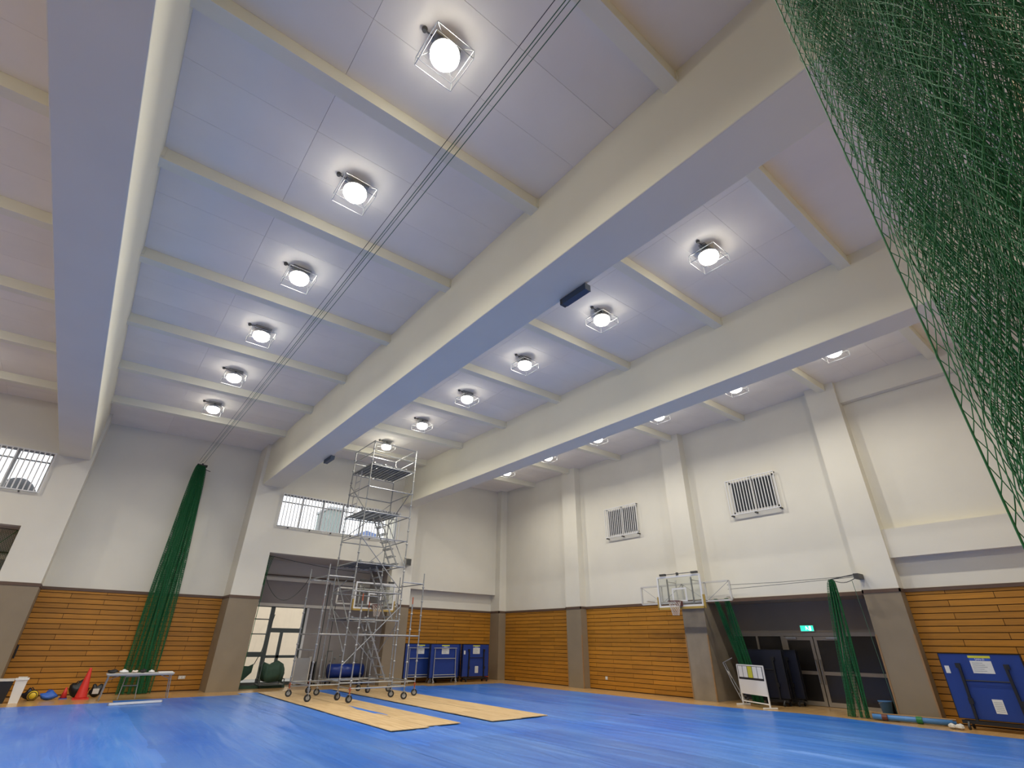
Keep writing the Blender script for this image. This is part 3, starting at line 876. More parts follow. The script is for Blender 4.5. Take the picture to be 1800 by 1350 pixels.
outs = [(-tx-OX, -ty, 3.88), (-tx-OX, ty, 3.88), (-tx, -ty-OX+.02, 2.98), (tx+.06, -ty-OX+.14, 2.98), (tx+OX, -ty+.1, 3.88), (tx+OX-.06, ty+.1, 3.88), (-tx, ty+OX-.1, 2.98), (tx, ty+OX-.1, 2.98)]
for (x, y, zt) in outs:
    mb = MB().tube((x, y, .40), (x, y, zt-.22), PT, 10); collars(mb, x, y, .55, zt-.25, .475); mb.build('standard', 'steel', sc)
    MB().tube((x, y, zt-.22), (x, y, zt), PT*.85, 8).build('top_spigot', 'orange' if zt < 3.5 else 'steel', sc)
k = 0
for (x, y) in corners+[(a, b) for a, b, c in outs]:
    MB().tube((x, y, .22), (x, y, .42), .019, 8).lathe([(.05, 0), (.05, .02)], 8, (x, y, .33)).build('jack', 'orange' if k in (5, 6, 8, 10) else 'steel', sc)
    caster(x, y, random.uniform(-.5, .5)-.15); k += 1
def led(p, q, r=.0205, name='ledger', m_='steel'):
    MB().tube(p, q, r, 8).build(name, m_, sc)
def ring(z, name='ledger'):
    for (a, b) in ((0, 1), (1, 3), (3, 2), (2, 0)):
        led((*corners[a], z+(.03 if a in (1, 2) else 0)), (*corners[b], z+(.03 if a in (1, 2) else 0)), name=name)
for z in (.45, 2.25, 3.12, 4.02, 4.92, 5.80, 6.70, 7.55): ring(z)
for z in (8.0, TOP): ring(z, 'guard_rail')
# outrigger ledgers
def outl(zs, pairs):
    for z in zs:
        for (p, q) in pairs: led((*p, z), (*q, z))
A_, B_, C_, D_ = corners[2], corners[0], corners[1], corners[3]
o_ = [(a, b) for a, b, c in outs]
outl((.42, 1.80, 3.52), [(o_[0], o_[1]), (o_[0], B_), (o_[1], A_)])
outl((.36, 1.80), [(o_[2], o_[3]), (o_[2], B_), (o_[3], C_)])
outl((.42, 1.80, 3.52), [(o_[4], o_[5]), (o_[4], C_), (o_[5], D_)])
outl((.36, 1.80), [(o_[6], o_[7]), (o_[6], A_), (o_[7], D_)])
outl((1.35,), [(o_[0], o_[1])])
# diagonal braces
def brace(p, q): led(p, q, .017, 'brace')
brace((B_[0], B_[1]-.03, .95), (C_[0], C_[1]-.03, 2.72))
brace((B_[0], B_[1]-.03, 4.88), (C_[0], C_[1]-.03, 3.16))
brace((A_[0], A_[1]+.03, 3.2), (D_[0], D_[1]+.03, 4.85))
brace((C_[0]+.03, C_[1], 6.95), (D_[0]+.03, D_[1], 5.85))
brace((B_[0]-.03, B_[1], 5.85), (A_[0]-.03, A_[1], 7.1))
brace((A_[0], A_[1]+.03, 5.0), (D_[0], D_[1]+.03, 6.65))
brace((C_[0]+.03, C_[1], 4.0), (D_[0]+.03, D_[1], 5.75))
brace((B_[0]-.03, B_[1], 2.2), (A_[0]-.03, A_[1], 3.9))
brace((A_[0], A_[1]+.03, 2.7), (D_[0], D_[1]+.03, 1.0))
brace((B_[0]-.03, B_[1], 1.3), (A_[0]-.03, A_[1], 2.9))
brace((C_[0]+.03, C_[1], 2.3), (D_[0]+.03, D_[1], .95))
# decks: steel planks running front to back
def plank_deck(x, z, w_, grate=False):
    if not grate:
        mb = MB().box(x, -ty+.02, z, x+w_, ty-.02, z+.02)
        for i in range(3): mb.box(x+.04+i*(w_-.1)/2, -ty+.03, z-.03, x+.06+i*(w_-.1)/2, ty-.03, z)
        o = mb.build('deck_plank', 'deck', sc)
    else:
        mb = MB()
        for xx in (x, x+w_/2-.015, x+w_-.03): mb.box(xx, -ty+.02, z-.02, xx+.03, ty-.02, z+.03)
        for i in range(17):
            yy = -ty+.04+i*(2*ty-.1)/16
            mb.box(x, yy, z, x+w_, yy+.035, z+.02)
        o = mb.build('deck_plank', 'deck', sc)
    for yy in (-ty, ty-.02): MB().box(x+.04, yy-.03, z-.0, x+.1, yy+.05, z+.055).build('deck_hook', 'steel', o)
for i in range(4): plank_deck(-tx+.03+i*.44, 7.60, .40)
for i in range(3): plank_deck(-tx+.03+i*.46, 5.84, .42, True)
for i in range(3): plank_deck(-tx+.03+i*.46, 4.06, .44)
for i in range(2): plank_deck(-tx+.03+i*.46, 2.29, .44)
# stairs
def stair(x0, z0, x1, z1, ya, yb, n, m_='steel'):
    st = MB().bar((x0, ya, z0), (x1, ya, z1), .02, .05).build('stair_stringer', m_, sc)
    MB().bar((x0, yb, z0), (x1, yb, z1), .02, .05).build('stair_stringer', m_, sc)
    for i in range(n):
        t = (i+.5)/n; x = x0+(x1-x0)*t; z = z0+(z1-z0)*t
        tr_ = MB()
        tr_.box(x-.10, ya, z, x-.075, yb, z+.03).box(x+.06, ya, z, x+.085, yb, z+.03)
        for yy in (ya, (ya+yb)/2-.02, yb-.04): tr_.box(x-.09, yy, z, x+.08, yy+.04, z+.03)
        tr_.build('stair_tread', m_, sc)
stair(.88, .46, -.06, 2.26, -.42, .12, 7)
stair(.90, 2.26, .02, 4.03, -.42, .12, 7)
stair(.88, 4.04, -.12, 5.82, -.42, .12, 7)
for yy in (.20, .66): MB().tube((-.82, yy, 5.86), (-.82, yy, 7.58), .019, 8).build('ladder_stile', 'offwhite', sc)
for i in range(6): MB().tube((-.82, .2, 6.0+i*.29), (-.82, .66, 6.0+i*.29), .014, 6).build('ladder_rung', 'offwhite', sc)

# ------------------------------------------------------------------ basketball hoops
def hoop(loc, rz, label, rackx0, rackx1, rack_y, group):
    t = thing('basketball_hoop', label, 'basketball hoop', loc, rz, group)
    W2, H = .905, 1.04
    fr = MB()
    for (a, b, c, d_) in [(-W2, 0, W2, .06), (-W2, H-.06, W2, H), (-W2, .06, -W2+.06, H-.06), (W2-.06, .06, W2, H-.06)]:
        fr.box(a, -.015, b, c, .035, d_)
    bf = fr.build('board_frame', 'white', t)
    MB().box(-W2+.06, 0, .06, W2-.06, .012, H-.06).build('board_sheet', 'acrylic', t)
    sq = MB()
    for (a, b, c, d_) in [(-.295, .17, .295, .22), (-.295, .57, .295, .62), (-.295, .22, -.245, .57), (.245, .22, .295, .57)]: sq.box(a, -.012, b, c, -.004, d_)
    sq.build('target_square', 'white', t)
    MB().box(-W2-.03, -.03, -.07, W2+.03, .05, .0).box(-W2-.05, -.03, -.07, -W2, .05, .36).box(W2, -.03, -.07, W2+.05, .05, .36).build('edge_pad', 'pad', t)
    zr = .165; ry = -.15-.225
    MB().path([(.225*math.cos(a), ry+.225*math.sin(a), zr) for a in np.linspace(0, 2*math.pi, 29)[:-1]], .011, 6, True).build('rim', 'rimred', t)
    MB().box(-.09, -.16, zr-.14, .09, -.012, zr+.02).build('rim_bracket', 'rimred', t)
    nu, nv = 25, 9
    P = np.zeros((nu, nv, 3))
    for i in range(nu):
        a = 2*math.pi*i/(nu-1)
        for j in range(nv):
            q = j/(nv-1); r = .225*(1-.52*q**.7)+.0
            P[i, j] = (r*math.cos(a), ry+r*math.sin(a), zr-.45*q)
    netmesh(P, .0055, 'hoop_net', 'netwhite', t, hem=False)
    # arms and wall rack
    mb = MB()
    for xx in (-.5, .5):
        for zz in (.2, .86):
            mb.tube((xx, .03, zz), (xx, rack_y, zz), .02, 6)
    for xx in (-.5, .5): mb.bar((xx, .06, .1), (xx, .06, .95), .05, .03); mb.bar((xx, rack_y-.03, .1), (xx, rack_y-.03, .95), .05, .03)
    mb.build('swing_arm', 'offwhite', t)
    rk = MB(); z0, z1 = .19, .80
    for zz in (z0, z1): rk.bar((rackx0, rack_y, zz), (rackx1, rack_y, zz), .055, .055)
    n = 5
    for i in range(n):
        xx = rackx0+(rackx1-rackx0)*i/(n-1); rk.bar((xx, rack_y, z0), (xx, rack_y, z1), .055, .055)
    rk.build('wall_rack', 'offwhite', t)
    br = MB()
    for i in range(n-1):
        a = rackx0+(rackx1-rackx0)*i/(n-1); b = rackx0+(rackx1-rackx0)*(i+1)/(n-1)
        br.tube((a, rack_y, z1), (b, rack_y, z0), .007, 5) if i % 2 == 0 else br.tube((a, rack_y, z0), (b, rack_y, z1), .007, 5)
    br.build('rack_brace', 'grey', t)
    st = MB()
    for xx in (rackx0+.2, rackx1-.2): st.bar((xx, rack_y, z0+.1), (xx, rack_y+.5, z0+.1), .04, .04)
    st.build('wall_stay', 'offwhite', t)
    # gearbox on top
    MB().tube((-.75, .0, H+.06), (.75, .0, H+.06), .012, 6).build('drive_shaft', 'fixdark', t)
    for xx in (-.6, .72): MB().box(xx-.14, -.04, H+.02, xx+.10, .05, H+.09).build('gear_box', 'fixdark', t)
    MB().box(-.03, -.03, H, .03, .05, H+.1).build('shaft_support', 'fixdark', t)
    return t
hoop((16.6, 11.02, 2.86), -math.pi/2, 'basketball hoop with clear backboard on the right wall pilaster', -2.12, 1.60, .62, 'wall mounted basketball hoops')
hoop((9.775, 21.4, 2.84), 0, 'basketball hoop with clear backboard behind the scaffold in the alcove', -1.45, 1.3, .5, 'wall mounted basketball hoops')

# ------------------------------------------------------------------ folded table tennis tables
def tt_table(loc, rz, label, style, mat_top='navy', labels=True):
    t = thing('table_tennis_table', label, 'folded table', loc, rz, 'folded table tennis tables')
    W2 = .7625; z0, z1 = .22, 1.56
    for s_, y in ((0, -.055), (1, .055)):
        tp = MB().box(-W2, y-.012, z0, W2, y+.012, z1).build('table_half', mat_top, t)
        MB().box(-W2-.012, y-.022, z0-.012, W2+.012, y+.022, z0).box(-W2-.012, y-.022, z1, W2+.012, y+.022, z1+.012).box(-W2-.012, y-.022, z0, -W2, y+.022, z1).box(W2, y-.022, z0, W2+.012, y+.022, z1).build('edge_band', 'black', tp)
    fy = -.068
    if labels:
        lx = .02
        lb = MB().box(lx-.2, fy-.004, z1-.40, lx+.2, fy, z1-.14).build('instruction_label', 'paper', t)
        MB().box(lx-.2, fy-.004, z1-.135, lx+.2, fy, z1-.085).build('brand_band', 'labelblue', t)
        MB().box(lx-.21, fy-.004, z1-.08, lx+.21, fy, z1-.03).build('yellow_band', 'yellow', t)
        text_part('SAN-EI', .062, 'white', t, (lx, fy-.0055, z1-.11), (math.pi/2, 0, 0), 'brand_lettering')
        for i in range(5):
            MB().box(lx-.17, fy-.0055, z1-.19-i*.042, lx-.17+.2+.1*((i*7) % 3)/3, fy-.004, z1-.18-i*.042).build('print_line', 'ink', lb)
        if style == 'black':
            l2 = MB().box(lx-.05, fy-.004, z0+.14, lx+.14, fy, z0+.42).build('warning_label', 'paper', t)
            for i in range(6): MB().box(lx-.03, fy-.0055, z0+.18+i*.035, lx+.12, fy-.004, z0+.188+i*.035).build('print_line', 'ink', l2)
            MB().box(-W2+.05, fy-.004, z1-.42, -W2+.14, fy, z1-.26).build('number_tag', 'paper', t)
    if style == 'black':
        for s_ in (-1, 1):
            x = s_*.45+.02
            MB().bar((x, fy-.03, z0-.05), (x-.02*s_, fy-.03, z1-.22), .055, .045).build('folding_leg', 'black', t)
            MB().box(x-.05, fy-.05, z1-.30, x+.05, fy-.005, z1-.20).build('leg_hinge', 'black', t)
            MB().box(x-.03, fy-.06, z0+.30, x+.06, fy-.02, z0+.42).build('leg_latch', 'black', t)
        MB().tube((-.45, fy-.03, z0+.78), (.48, fy-.03, z0+.78), .012, 6).build('cross_tube', 'black', t)
        MB().bar((-.72, -.1, .15), (.72, -.1, .15), .07, .07).build('undercarriage', 'black', t)
        MB().bar((-.72, .12, .16), (.72, .12, .16), .04, .04).build('undercarriage', 'black', t)
    else:
        fr = [(-.56, 1.36), (.56, 1.36)]
        for s_ in (-1, 1):
            MB().path([(s_*.62, fy-.10, .12), (s_*.58, fy-.06, .35), (s_*.56, fy-.05, 1.36)], .017, 8).build('frame_leg', 'grey', t)
        MB().tube((-.62, fy-.05, 1.40), (.62, fy-.05, 1.40), .017, 8).build('frame_tube', 'grey', t)
        MB().tube((-.56, fy-.05, .98), (.56, fy-.05, .98), .017, 8).build('frame_tube', 'grey', t)
        MB().tube((-.6, fy-.07, .33), (.6, fy-.07, .33), .017, 8).build('frame_tube', 'grey', t)
        MB().tube((-.6, fy-.08, .24), (.6, fy-.08, .24), .02, 8).build('frame_tube', 'grey', t)
    for (x, y) in ((-.6, -.18), (.6, -.18), (-.6, .2), (.6, .2)):
        c = MB().bar((x, y, .08), (x, y*.6, .17), .035, .03).build('caster', 'black' if style == 'black' else 'grey', t)
        MB().tube((x-.02, y, .05), (x+.02, y, .05), .05, 12).build('wheel', 'grey' if style == 'grey' else 'rubber', c)
    return t
tt_table((12.95, 22.78, 0), 0, 'blue folded table tennis table with grey frame, leftmost at the back wall', 'grey')
tt_table((14.0, 22.30, 0), 0, 'blue folded table tennis table with grey frame beside the black-framed one', 'grey')
tt_table((14.50, 22.90, 0), 0, 'blue folded table tennis table half hidden behind a grey-framed one', 'black', labels=False)
tt_table((15.85, 22.42, 0), 0, 'blue folded table tennis table with black legs beside the fire extinguisher', 'black')
tt_table((17.30, 3.46, 0), -math.pi/2, 'large blue folded table tennis table at the right edge', 'black')
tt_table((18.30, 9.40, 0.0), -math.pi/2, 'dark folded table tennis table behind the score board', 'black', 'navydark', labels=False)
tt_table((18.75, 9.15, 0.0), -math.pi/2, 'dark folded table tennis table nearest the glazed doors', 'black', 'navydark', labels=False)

# ------------------------------------------------------------------ wall loudspeaker, extinguisher, sockets
t = thing('wall_speaker', 'grey loudspeaker box on the wall right of the scaffold', 'loudspeaker', (11.55, Yf, 4.82))
MB().box(-.13, -.28, 0, .13, -.06, .30).build('cabinet', 'spk', t)
MB().box(-.11, -.287, .02, .11, -.28, .28).build('grille_cloth', 'fixdark', t)
MB().box(-.04, -.07, .1, .04, .0, .2).build('bracket', 'fixdark', t)
t = thing('fire_extinguisher', 'red fire extinguisher with white sign beside the corner column', 'extinguisher', (17.05, 23.1, 0))
MB().lathe([(.085, .0), (.09, .02), (.09, .44), (.07, .5), (.03, .53), (.03, .58)], 16, (0, 0, .10)).build('cylinder', 'red', t, True)
MB().box(-.02, -.09, .66, .02, .05, .72).build('valve', 'black', t)
MB().path([(.03, -.02, .66), (.11, -.03, .6), (.11, -.03, .3)], .012, 6).build('hose', 'rubber', t)
MB().lathe([(.13, 0), (.13, .1)], 14).build('stand', 'rimred', t)
t = thing('extinguisher_sign', 'small white and red notice above the fire extinguisher', 'sign', (17.05, Yr-.008, .92))
MB().box(-.15, -.01, 0, .15, .004, .26).build('plate', 'paper', t)
MB().box(-.15, -.012, .26, .15, .004, .44).build('red_plate', 'red', t)
MB().box(-.09, -.0145, .31, .09, -.011, .38).build('print_line', 'paper', t)
for (p, ax, lab) in [((3.72, Yr-.003, .42), 'x', 'small beige double wall socket on the boards by the folding table'), ((Xr-.003, 15.9, .42), 'y', 'small white wall socket on the boards of the right wall')]:
    t = thing('wall_socket', lab, 'socket', p)
    if ax == 'x':
        MB().box(-.11, -.012, -.05, .11, .0, .05).build('plate', 'offwhite', t); MB().box(-.07, -.018, -.03, -.02, -.012, .03).build('outlet', 'white', t); MB().box(.02, -.018, -.03, .07, -.012, .03).build('outlet', 'white', t)
    else:
        MB().box(-.012, -.06, -.06, 0, .06, .06).build('plate', 'offwhite', t); MB().box(-.018, -.025, -.03, -.012, .025, .03).build('outlet', 'white', t)

# ------------------------------------------------------------------ score board on stand
ang = math.atan2(-1.15, -.55)
t = thing('score_board', 'white flip score board on a white stand with a yellow card', 'score board', (17.28, 9.28, 0), ang)
h = .63
for s_ in (-1, 1):
    MB().bar((s_*h, 0, .03), (s_*h, 0, 1.13), .035, .035).build('post', 'white', t)
    MB().bar((s_*h, -.24, .025), (s_*h, .24, .025), .04, .04).build('foot', 'white', t)
MB().bar((-h, 0, 1.12), (h, 0, 1.12), .035, .035).build('top_rail', 'white', t)
MB().bar((-h, 0, .12), (h, 0, .12), .03, .03).build('bottom_rail', 'white', t)
MB().box(-h+.02, -.01, .32, h-.02, .012, .72).build('white_panel', 'white', t)
MB().box(-h+.02, -.012, .72, h-.02, .012, 1.10).build('dark_panel', 'black', t)
for i in range(5):
    x = -h+.06+i*.235
    MB().box(x, -.024, .78, x+.205, -.013, 1.09).build('score_card', 'yellow' if i == 2 else 'white', t)

# metal stand leaning in the alcove
t = thing('metal_stand', 'bare metal folding stand leaning by the alcove jamb', 'stand', (18.0, 10.35, 0))
MB().path([(0, -.25, .02), (-.05, -.02, .55), (-.08, .2, 1.15)], .014, 6).build('leg', 'grey', t)
MB().path([(.12, -.3, .02), (.06, -.02, .6), (.0, .18, 1.15)], .014, 6).build('leg', 'grey', t)
MB().path([(-.12, .02, .86), (.08, .22, .95), (.0, .0, .70)], .016, 6, True).build('triangle_frame', 'offwhite', t)
MB().tube((-.02, -.2, .25), (.14, -.1, .27), .013, 6).build('brace', 'grey', t)
MB().tube((-.08, .2, 1.15), (.0, -.12, 1.30), .012, 6).build('hook', 'grey', t)

# ------------------------------------------------------------------ bucket, rolled tarps
t = thing('bucket', 'blue plastic bucket at the foot of the green net by the doors', 'bucket', (18.35, 6.08, 0))
MB().lathe([(.115, 0), (.155, .33), (.168, .335), (.168, .36), (.15, .36), (.145, .33), (.108, .01)], 20).build('pail', 'bucket', t, True)
MB().path([(.16*math.cos(a), .16*math.sin(a), .34-.06*math.sin(a)) for a in np.linspace(0, math.pi, 10)], .006, 5).build('bail', 'steel', t)
MB().box(.17, -.16, 0, .20, .05, .34).build('rag', 'black', t)
t = thing('rolled_tarpaulin', 'rolled blue tarpaulin bundle tied with green tape by the pilaster', 'rolled tarpaulin', (17.14, 5.2, 0.012))
MB().tube((-.08, .83, .07), (.16, -.8, .07), .062, 12).build('roll', 'bucket', t, True)
MB().tube((.02, .85, .06), (.22, -.85, .06), .05, 12).build('roll', 'bucket', t, True)
MB().tube((.02, -.10, .075), (.04, -.22, .075), .078, 12).build('tape', 'green', t)
MB().tube((-.075, .62, .072), (-.06, .50, .072), .066, 12).build('printed_wrapper', 'rimred', t)
o = MB().tube((17.42, 6.15, .12), (17.42, 4.35, .14), .02, 8).build('wooden_pole', 'guard'); tag(o, 'thin pale wooden pole lying beside the rolled blue tarpaulin', 'pole')
t = thing('rag_pile', 'small heap of pale rags at the end of the rolled tarpaulin', 'rags', (16.95, 4.25, .012))
mb = MB()
for i in range(7):
    x, y = random.uniform(-.1, .1), random.uniform(-.15, .12); mb.lathe([(.02, 0), (.07, .03), (.06, .07), (.01, .10)], 7, (x, y, 0))
mb.build('rag_heap', 'offwhite', t)['kind'] = 'stuff'

# ------------------------------------------------------------------ things along the back wall, left
t = thing('traffic_cone', 'tall red traffic cone standing against the boards', 'traffic cone', (.93, 21.85, 0))
MB().box(-.20, -.20, 0, .20, .20, .035).build('base', 'red', t)
MB().lathe([(.155, .035), (.15, .06), (.035, .80), (.03, .82), (.012, .82)], 22).build('cone', 'red', t, True)
t = thing('small_cone', 'small red marker cone left of the tall red cone', 'traffic cone', (.52, 22.2, 0))
MB().box(-.10, -.10, 0, .10, .10, .02).build('base', 'bagblue', t)
MB().lathe([(.09, .02), (.02, .30), (.008, .30)], 16).build('cone', 'red', t, True)
def blob(name, label, cat, loc, size, m_, n=5, parts=None):
    t = thing(name, label, cat, loc)
    mb = MB(); nn = 14
    pr = [(math.sin(a), 1-math.cos(a)) for a in np.linspace(.05, math.pi-.05, 9)]
    b = len(mb.v); mb.lathe(pr, nn)
    v2 = []
    for (x, y, z) in mb.v:
        k_ = 1+.16*math.sin(5*x+3*z+loc[0]*9)+.12*math.sin(7*y-4*z+loc[1]*5)
        v2.append((x*size[0]*k_, y*size[1]*k_, max(0, z*size[2]/2*k_)))
    mb.v = v2; mb.build('body', m_, t, True)
    if parts: parts(t)
    return t
blob('sports_bag', 'black sports bag slumped behind the tall red cone', 'bag', (.83, 22.45, 0), (.24, .16, .42), 'black', parts=lambda t: MB().path([(-.15, 0, .30), (-.08, -.05, .44), (.08, -.05, .44), (.15, 0, .30)], .014, 6).build('handle', 'black', t))
blob('dark_bag', 'dark cloth bag right of the tall red cone', 'bag', (1.28, 22.35, 0), (.16, .13, .34), 'black', parts=lambda t: MB().box(-.09, -.16, .10, .07, -.12, .24).build('white_patch', 'offwhite', t))
blob('blue_bag', 'crumpled blue bag on the floor beside the yellow ball', 'bag', (.16, 22.05, 0), (.20, .15, .20), 'bagblue', parts=lambda t: MB().path([(-.1, 0, .15), (-.04, -.03, .26), (.06, -.02, .24), (.12, 0, .14)], .012, 6).build('strap', 'bagblue', t))
t = thing('yellow_ball', 'yellow and dark striped ball beside the crumpled blue bag', 'ball', (-.21, 22.08, 0))
pr = [(.125*math.sin(a), .125-.125*math.cos(a)) for a in np.linspace(.03, math.pi-.03, 14)]
MB().lathe(pr, 22).build('ball_skin', 'ballyel', t, True)
mb = MB()
mb.path([(.1262*math.cos(a), .03*math.sin(2*a)*0, .125+.1262*math.sin(a)) for a in np.linspace(0, 2*math.pi, 24)[:-1]], .012, 5, True)
mb.path([(.1262*math.cos(a)*.7, -.089*1.0, .125+.1262*math.sin(a)*.7) for a in np.linspace(0, 2*math.pi, 24)[:-1]], .010, 5, True)
mb.build('stripe', 'navydark', t)
blob('helmet_bag', 'dark bag directly behind the yellow ball', 'bag', (-.28, 22.45, 0), (.17, .12, .26), 'navydark', parts=lambda t: MB().path([(-.1, 0, .2), (0, -.02, .31), (.1, 0, .2)], .012, 6).build('handle', 'black', t))
t = thing('white_bin', 'tall white plastic bin at the left edge', 'bin', (-.57, 21.62, 0))
MB().prism([(-.10, -.13, 0), (.10, -.13, 0), (.10, .13, 0), (-.10, .13, 0)], (0, 0, .02)).build('bin_foot', 'white', t)
mb = MB(); mb.v = [(-.10, -.13, .02), (.10, -.13, .02), (.10, .13, .02), (-.10, .13, .02), (-.13, -.17, .56), (.13, -.17, .56), (.13, .17, .56), (-.13, .17, .56)]
mb.f = [(0, 3, 2, 1), (0, 1, 5, 4), (1, 2, 6, 5), (2, 3, 7, 6), (3, 0, 4, 7), (4, 5, 6, 7)]
mb.build('body', 'white', t)
MB().box(-.15, -.19, .56, .15, .19, .60).build('rim', 'white', t); MB().box(-.10, -.13, .60, .10, .13, .63).build('lid', 'offwhite', t)
t = thing('dark_bin', 'dark bin with pale liner left of the white bin', 'bin', (-.98, 21.60, 0))
mb = MB(); mb.v = [(-.19, -.15, 0), (.19, -.15, 0), (.19, .15, 0), (-.19, .15, 0), (-.24, -.2, .55), (.24, -.2, .55), (.24, .2, .55), (-.24, .2, .55)]
mb.f = [(0, 3, 2, 1), (0, 1, 5, 4), (1, 2, 6, 5), (2, 3, 7, 6), (3, 0, 4, 7), (4, 5, 6, 7)]
mb.build('body', 'black', t); MB().box(-.25, -.21, .54, .25, .21, .59).build('liner', 'offwhite', t)
# folding table
t = thing('folding_table', 'long narrow folding table with a white top in front of the tall net', 'table', (2.19, 20.95, 0.0))
MB().box(-.87, -.22, .675, .87, .22, .705).build('table_top', 'offwhite', t)
MB().box(-.85, -.21, .64, .85, .21, .672).build('apron', 'grey', t)
for s_ in (-1, 1):
    for y in (-.18, .18):
        MB().tube((s_*.80, y, .64), (s_*.86, y, 0.012), .014, 8).build('leg', 'steel', t)
    MB().tube((s_*.845, -.18, .18), (s_*.845, .18, .18), .011, 6).build('leg_stretcher', 'steel', t)
    MB().tube((s_*.55, 0, .63), (s_*.815, 0, .52), .010, 6).build('leg_stay', 'steel', t)
t = thing('step_stool', 'small steel frame standing under the folding table', 'frame', (2.02, 21.2, 0))
for s_ in (-1, 1): MB().path([(s_*.22, -.1, 0.01), (s_*.17, 0, .60)], .014, 6).build('leg', 'steel', t)
MB().tube((-.17, 0, .60), (.17, 0, .60), .014, 6).build('rung', 'steel', t); MB().tube((-.19, -.05, .36), (.19, -.05, .36), .014, 6).build('rung', 'steel', t)
def cloth(name, label, x, y, sx, sy, sz, m_):
    blob(name, label, 'cloth', (x, y, .706), (sx, sy, sz), m_, parts=None)
cloth('folded_cloth', 'black garment on the left end of the folding table', 1.44, 20.95, .13, .14, .09, 'black')
cloth('folded_cloth', 'white garment beside the black one on the folding table', 1.74, 20.88, .12, .10, .09, 'white')
cloth('folded_cloth', 'beige rag in the middle of the folding table', 2.00, 20.88, .08, .10, .07, 'netwhite')
cloth('folded_cloth', 'black garment in the middle of the folding table', 2.22, 20.95, .09, .11, .09, 'black')
cloth('folded_cloth', 'small white rag right of the middle of the folding table', 2.45, 20.88, .08, .09, .07, 'white')
o = MB().box(2.64, 20.80, .706, 3.02, 21.08, .73).build('white_tray', 'white'); tag(o, 'flat white tray on the right end of the folding table', 'tray')
t = thing('light_strip', 'long white tube lying on the tarpaulin before the folding table', 'tube', (2.12, 19.45, .02), .19)
MB().box(-.64, -.04, 0, .64, .04, .05).build('casing', 'white', t); MB().box(-.66, -.042, 0, -.64, .042, .052).build('end_cap', 'grey', t); MB().box(.64, -.042, 0, .66, .042, .052).build('end_cap', 'grey', t)
o = MB().box(SEC[1]+DX+.02, Yr-.05, 1.05, SEC[1]+DX+.06, Yr-.005, 1.42).build('wall_latch', 'black'); tag(o, 'narrow black handle on the boards near the left pillar', 'handle')

# ------------------------------------------------------------------ things in the middle alcove
t = thing('net_cart', 'cart heaped with dark green nets in the middle alcove', 'cart', (6.75, 23.35, 0))
mb = MB(); nn = 48
mb.lathe([(.42, .25), (.46, .45), (.45, .68), (.36, .80), (.12, .86)], nn); mb.v = [(math.copysign(abs(x/.46)**.6*.46, x)*(1+.08*math.sin(13*z+17*x)), y*.75*(1+.1*math.sin(23*x)), z+.05*math.sin(14*x)+.03*math.sin(31*x)) for x, y, z in mb.v]
mb.build('net_heap', 'greendk', t, True)
for s_ in (-1, 1): MB().path([(s_*.45, -.3, .12), (s_*.45, -.3, .3), (s_*.45, .3, .3), (s_*.45, .3, .12)], .018, 6).build('cart_side', 'dkalu', t)
MB().box(-.47, -.32, .10, .47, .32, .13).build('cart_base', 'dkalu', t)
MB().path([(-.5, -.34, .13), (-.5, -.34, 1.05)], .016, 6).build('cart_handle', 'dkalu', t)
for x in (-.4, .4):
    for y in (-.25, .25): MB().tube((x-.015, y, .05), (x+.015, y, .05), .05, 10).build('wheel', 'rubber', t)
t = thing('hanging_cover', 'dark green cover draped across the alcove door', 'cover', (5.85, 23.9, 0))
pts = [(-.4, 0, .12), (-.4, 0, .75), (.15, 0, .72), (.32, 0, .80), (.30, 0, .50), (.05, 0, .25)]
MB().prism(pts, (0, .04, 0)).build('cloth', 'greendk', t)
MB().path([(.33, 0, .78), (.52, .05, 1.25), (.75, .1, 2.6)], .015, 6).build('rope', 'darkwire', t)
o = MB().box(5.5, 23.2, 0, 7.3, 23.28, .10).build('green_roll', 'greendk')
o.location = (0, 0, 0); tag(o, 'low dark green roll along the alcove threshold', 'roll')
t = thing('grey_panel_cart', 'pale grey panel leaning in the middle alcove', 'panel', (7.95, 23.6, 0), .1)
MB().box(-.30, -.06, .08, .30, .0, 1.0).build('panel', 'grey', t); MB().box(-.34, -.09, .03, -.30, .06, 1.05).build('frame', 'offwhite', t); MB().box(.30, -.09, .03, .34, .06, 1.05).build('frame', 'offwhite', t)
MB().box(-.34, -.15, 0, .34, .15, .03).build('foot', 'grey', t)
t = thing('mat_cart', 'blue vinyl mat on a trolley behind the scaffold', 'mat trolley', (9.80, 23.45, 0))
mb = MB(); mb.tube((-.75, 0, .52), (.75, 0, .52), .26, 16).build('rolled_mat', 'mattblue', t, True)
MB().box(-.85, -.32, .14, .85, .32, .20).build('trolley_base', 'black', t)
for x in (-.7, .7):
    for y in (-.25, .25): MB().tube((x-.015, y, .07), (x+.015, y, .07), .07, 10).build('wheel', 'rubber', t)
for s_ in (-1, 1): MB().path([(s_*.8, -.3, .2), (s_*.8, -.3, 1.25), (s_*.8, .3, 1.25), (s_*.8, .3, .2)], .018, 6).build('end_frame', 'steel', t)
for i in range(9):
    x = 9.0+i*.2; y = 24.25+.1*(i % 2); hh = .95+.12*math.sin(i*2.1)
    t = thing('net_post', 'short capped steel post behind the blue mat, %s from the left' % ['first', 'second', 'third', 'fourth', 'fifth', 'sixth', 'seventh', 'eighth', 'ninth'][i], 'post', (x, y, 0), 0, 'steel posts stored in the alcove')
    MB().tube((0, 0, 0), (0, 0, hh), .02, 8).build('shaft', 'steel', t); MB().lathe([(.02, -.04), (.055, 0), (.055, .03), (.01, .06)], 10, (0, 0, hh)).build('cap', 'steel', t)
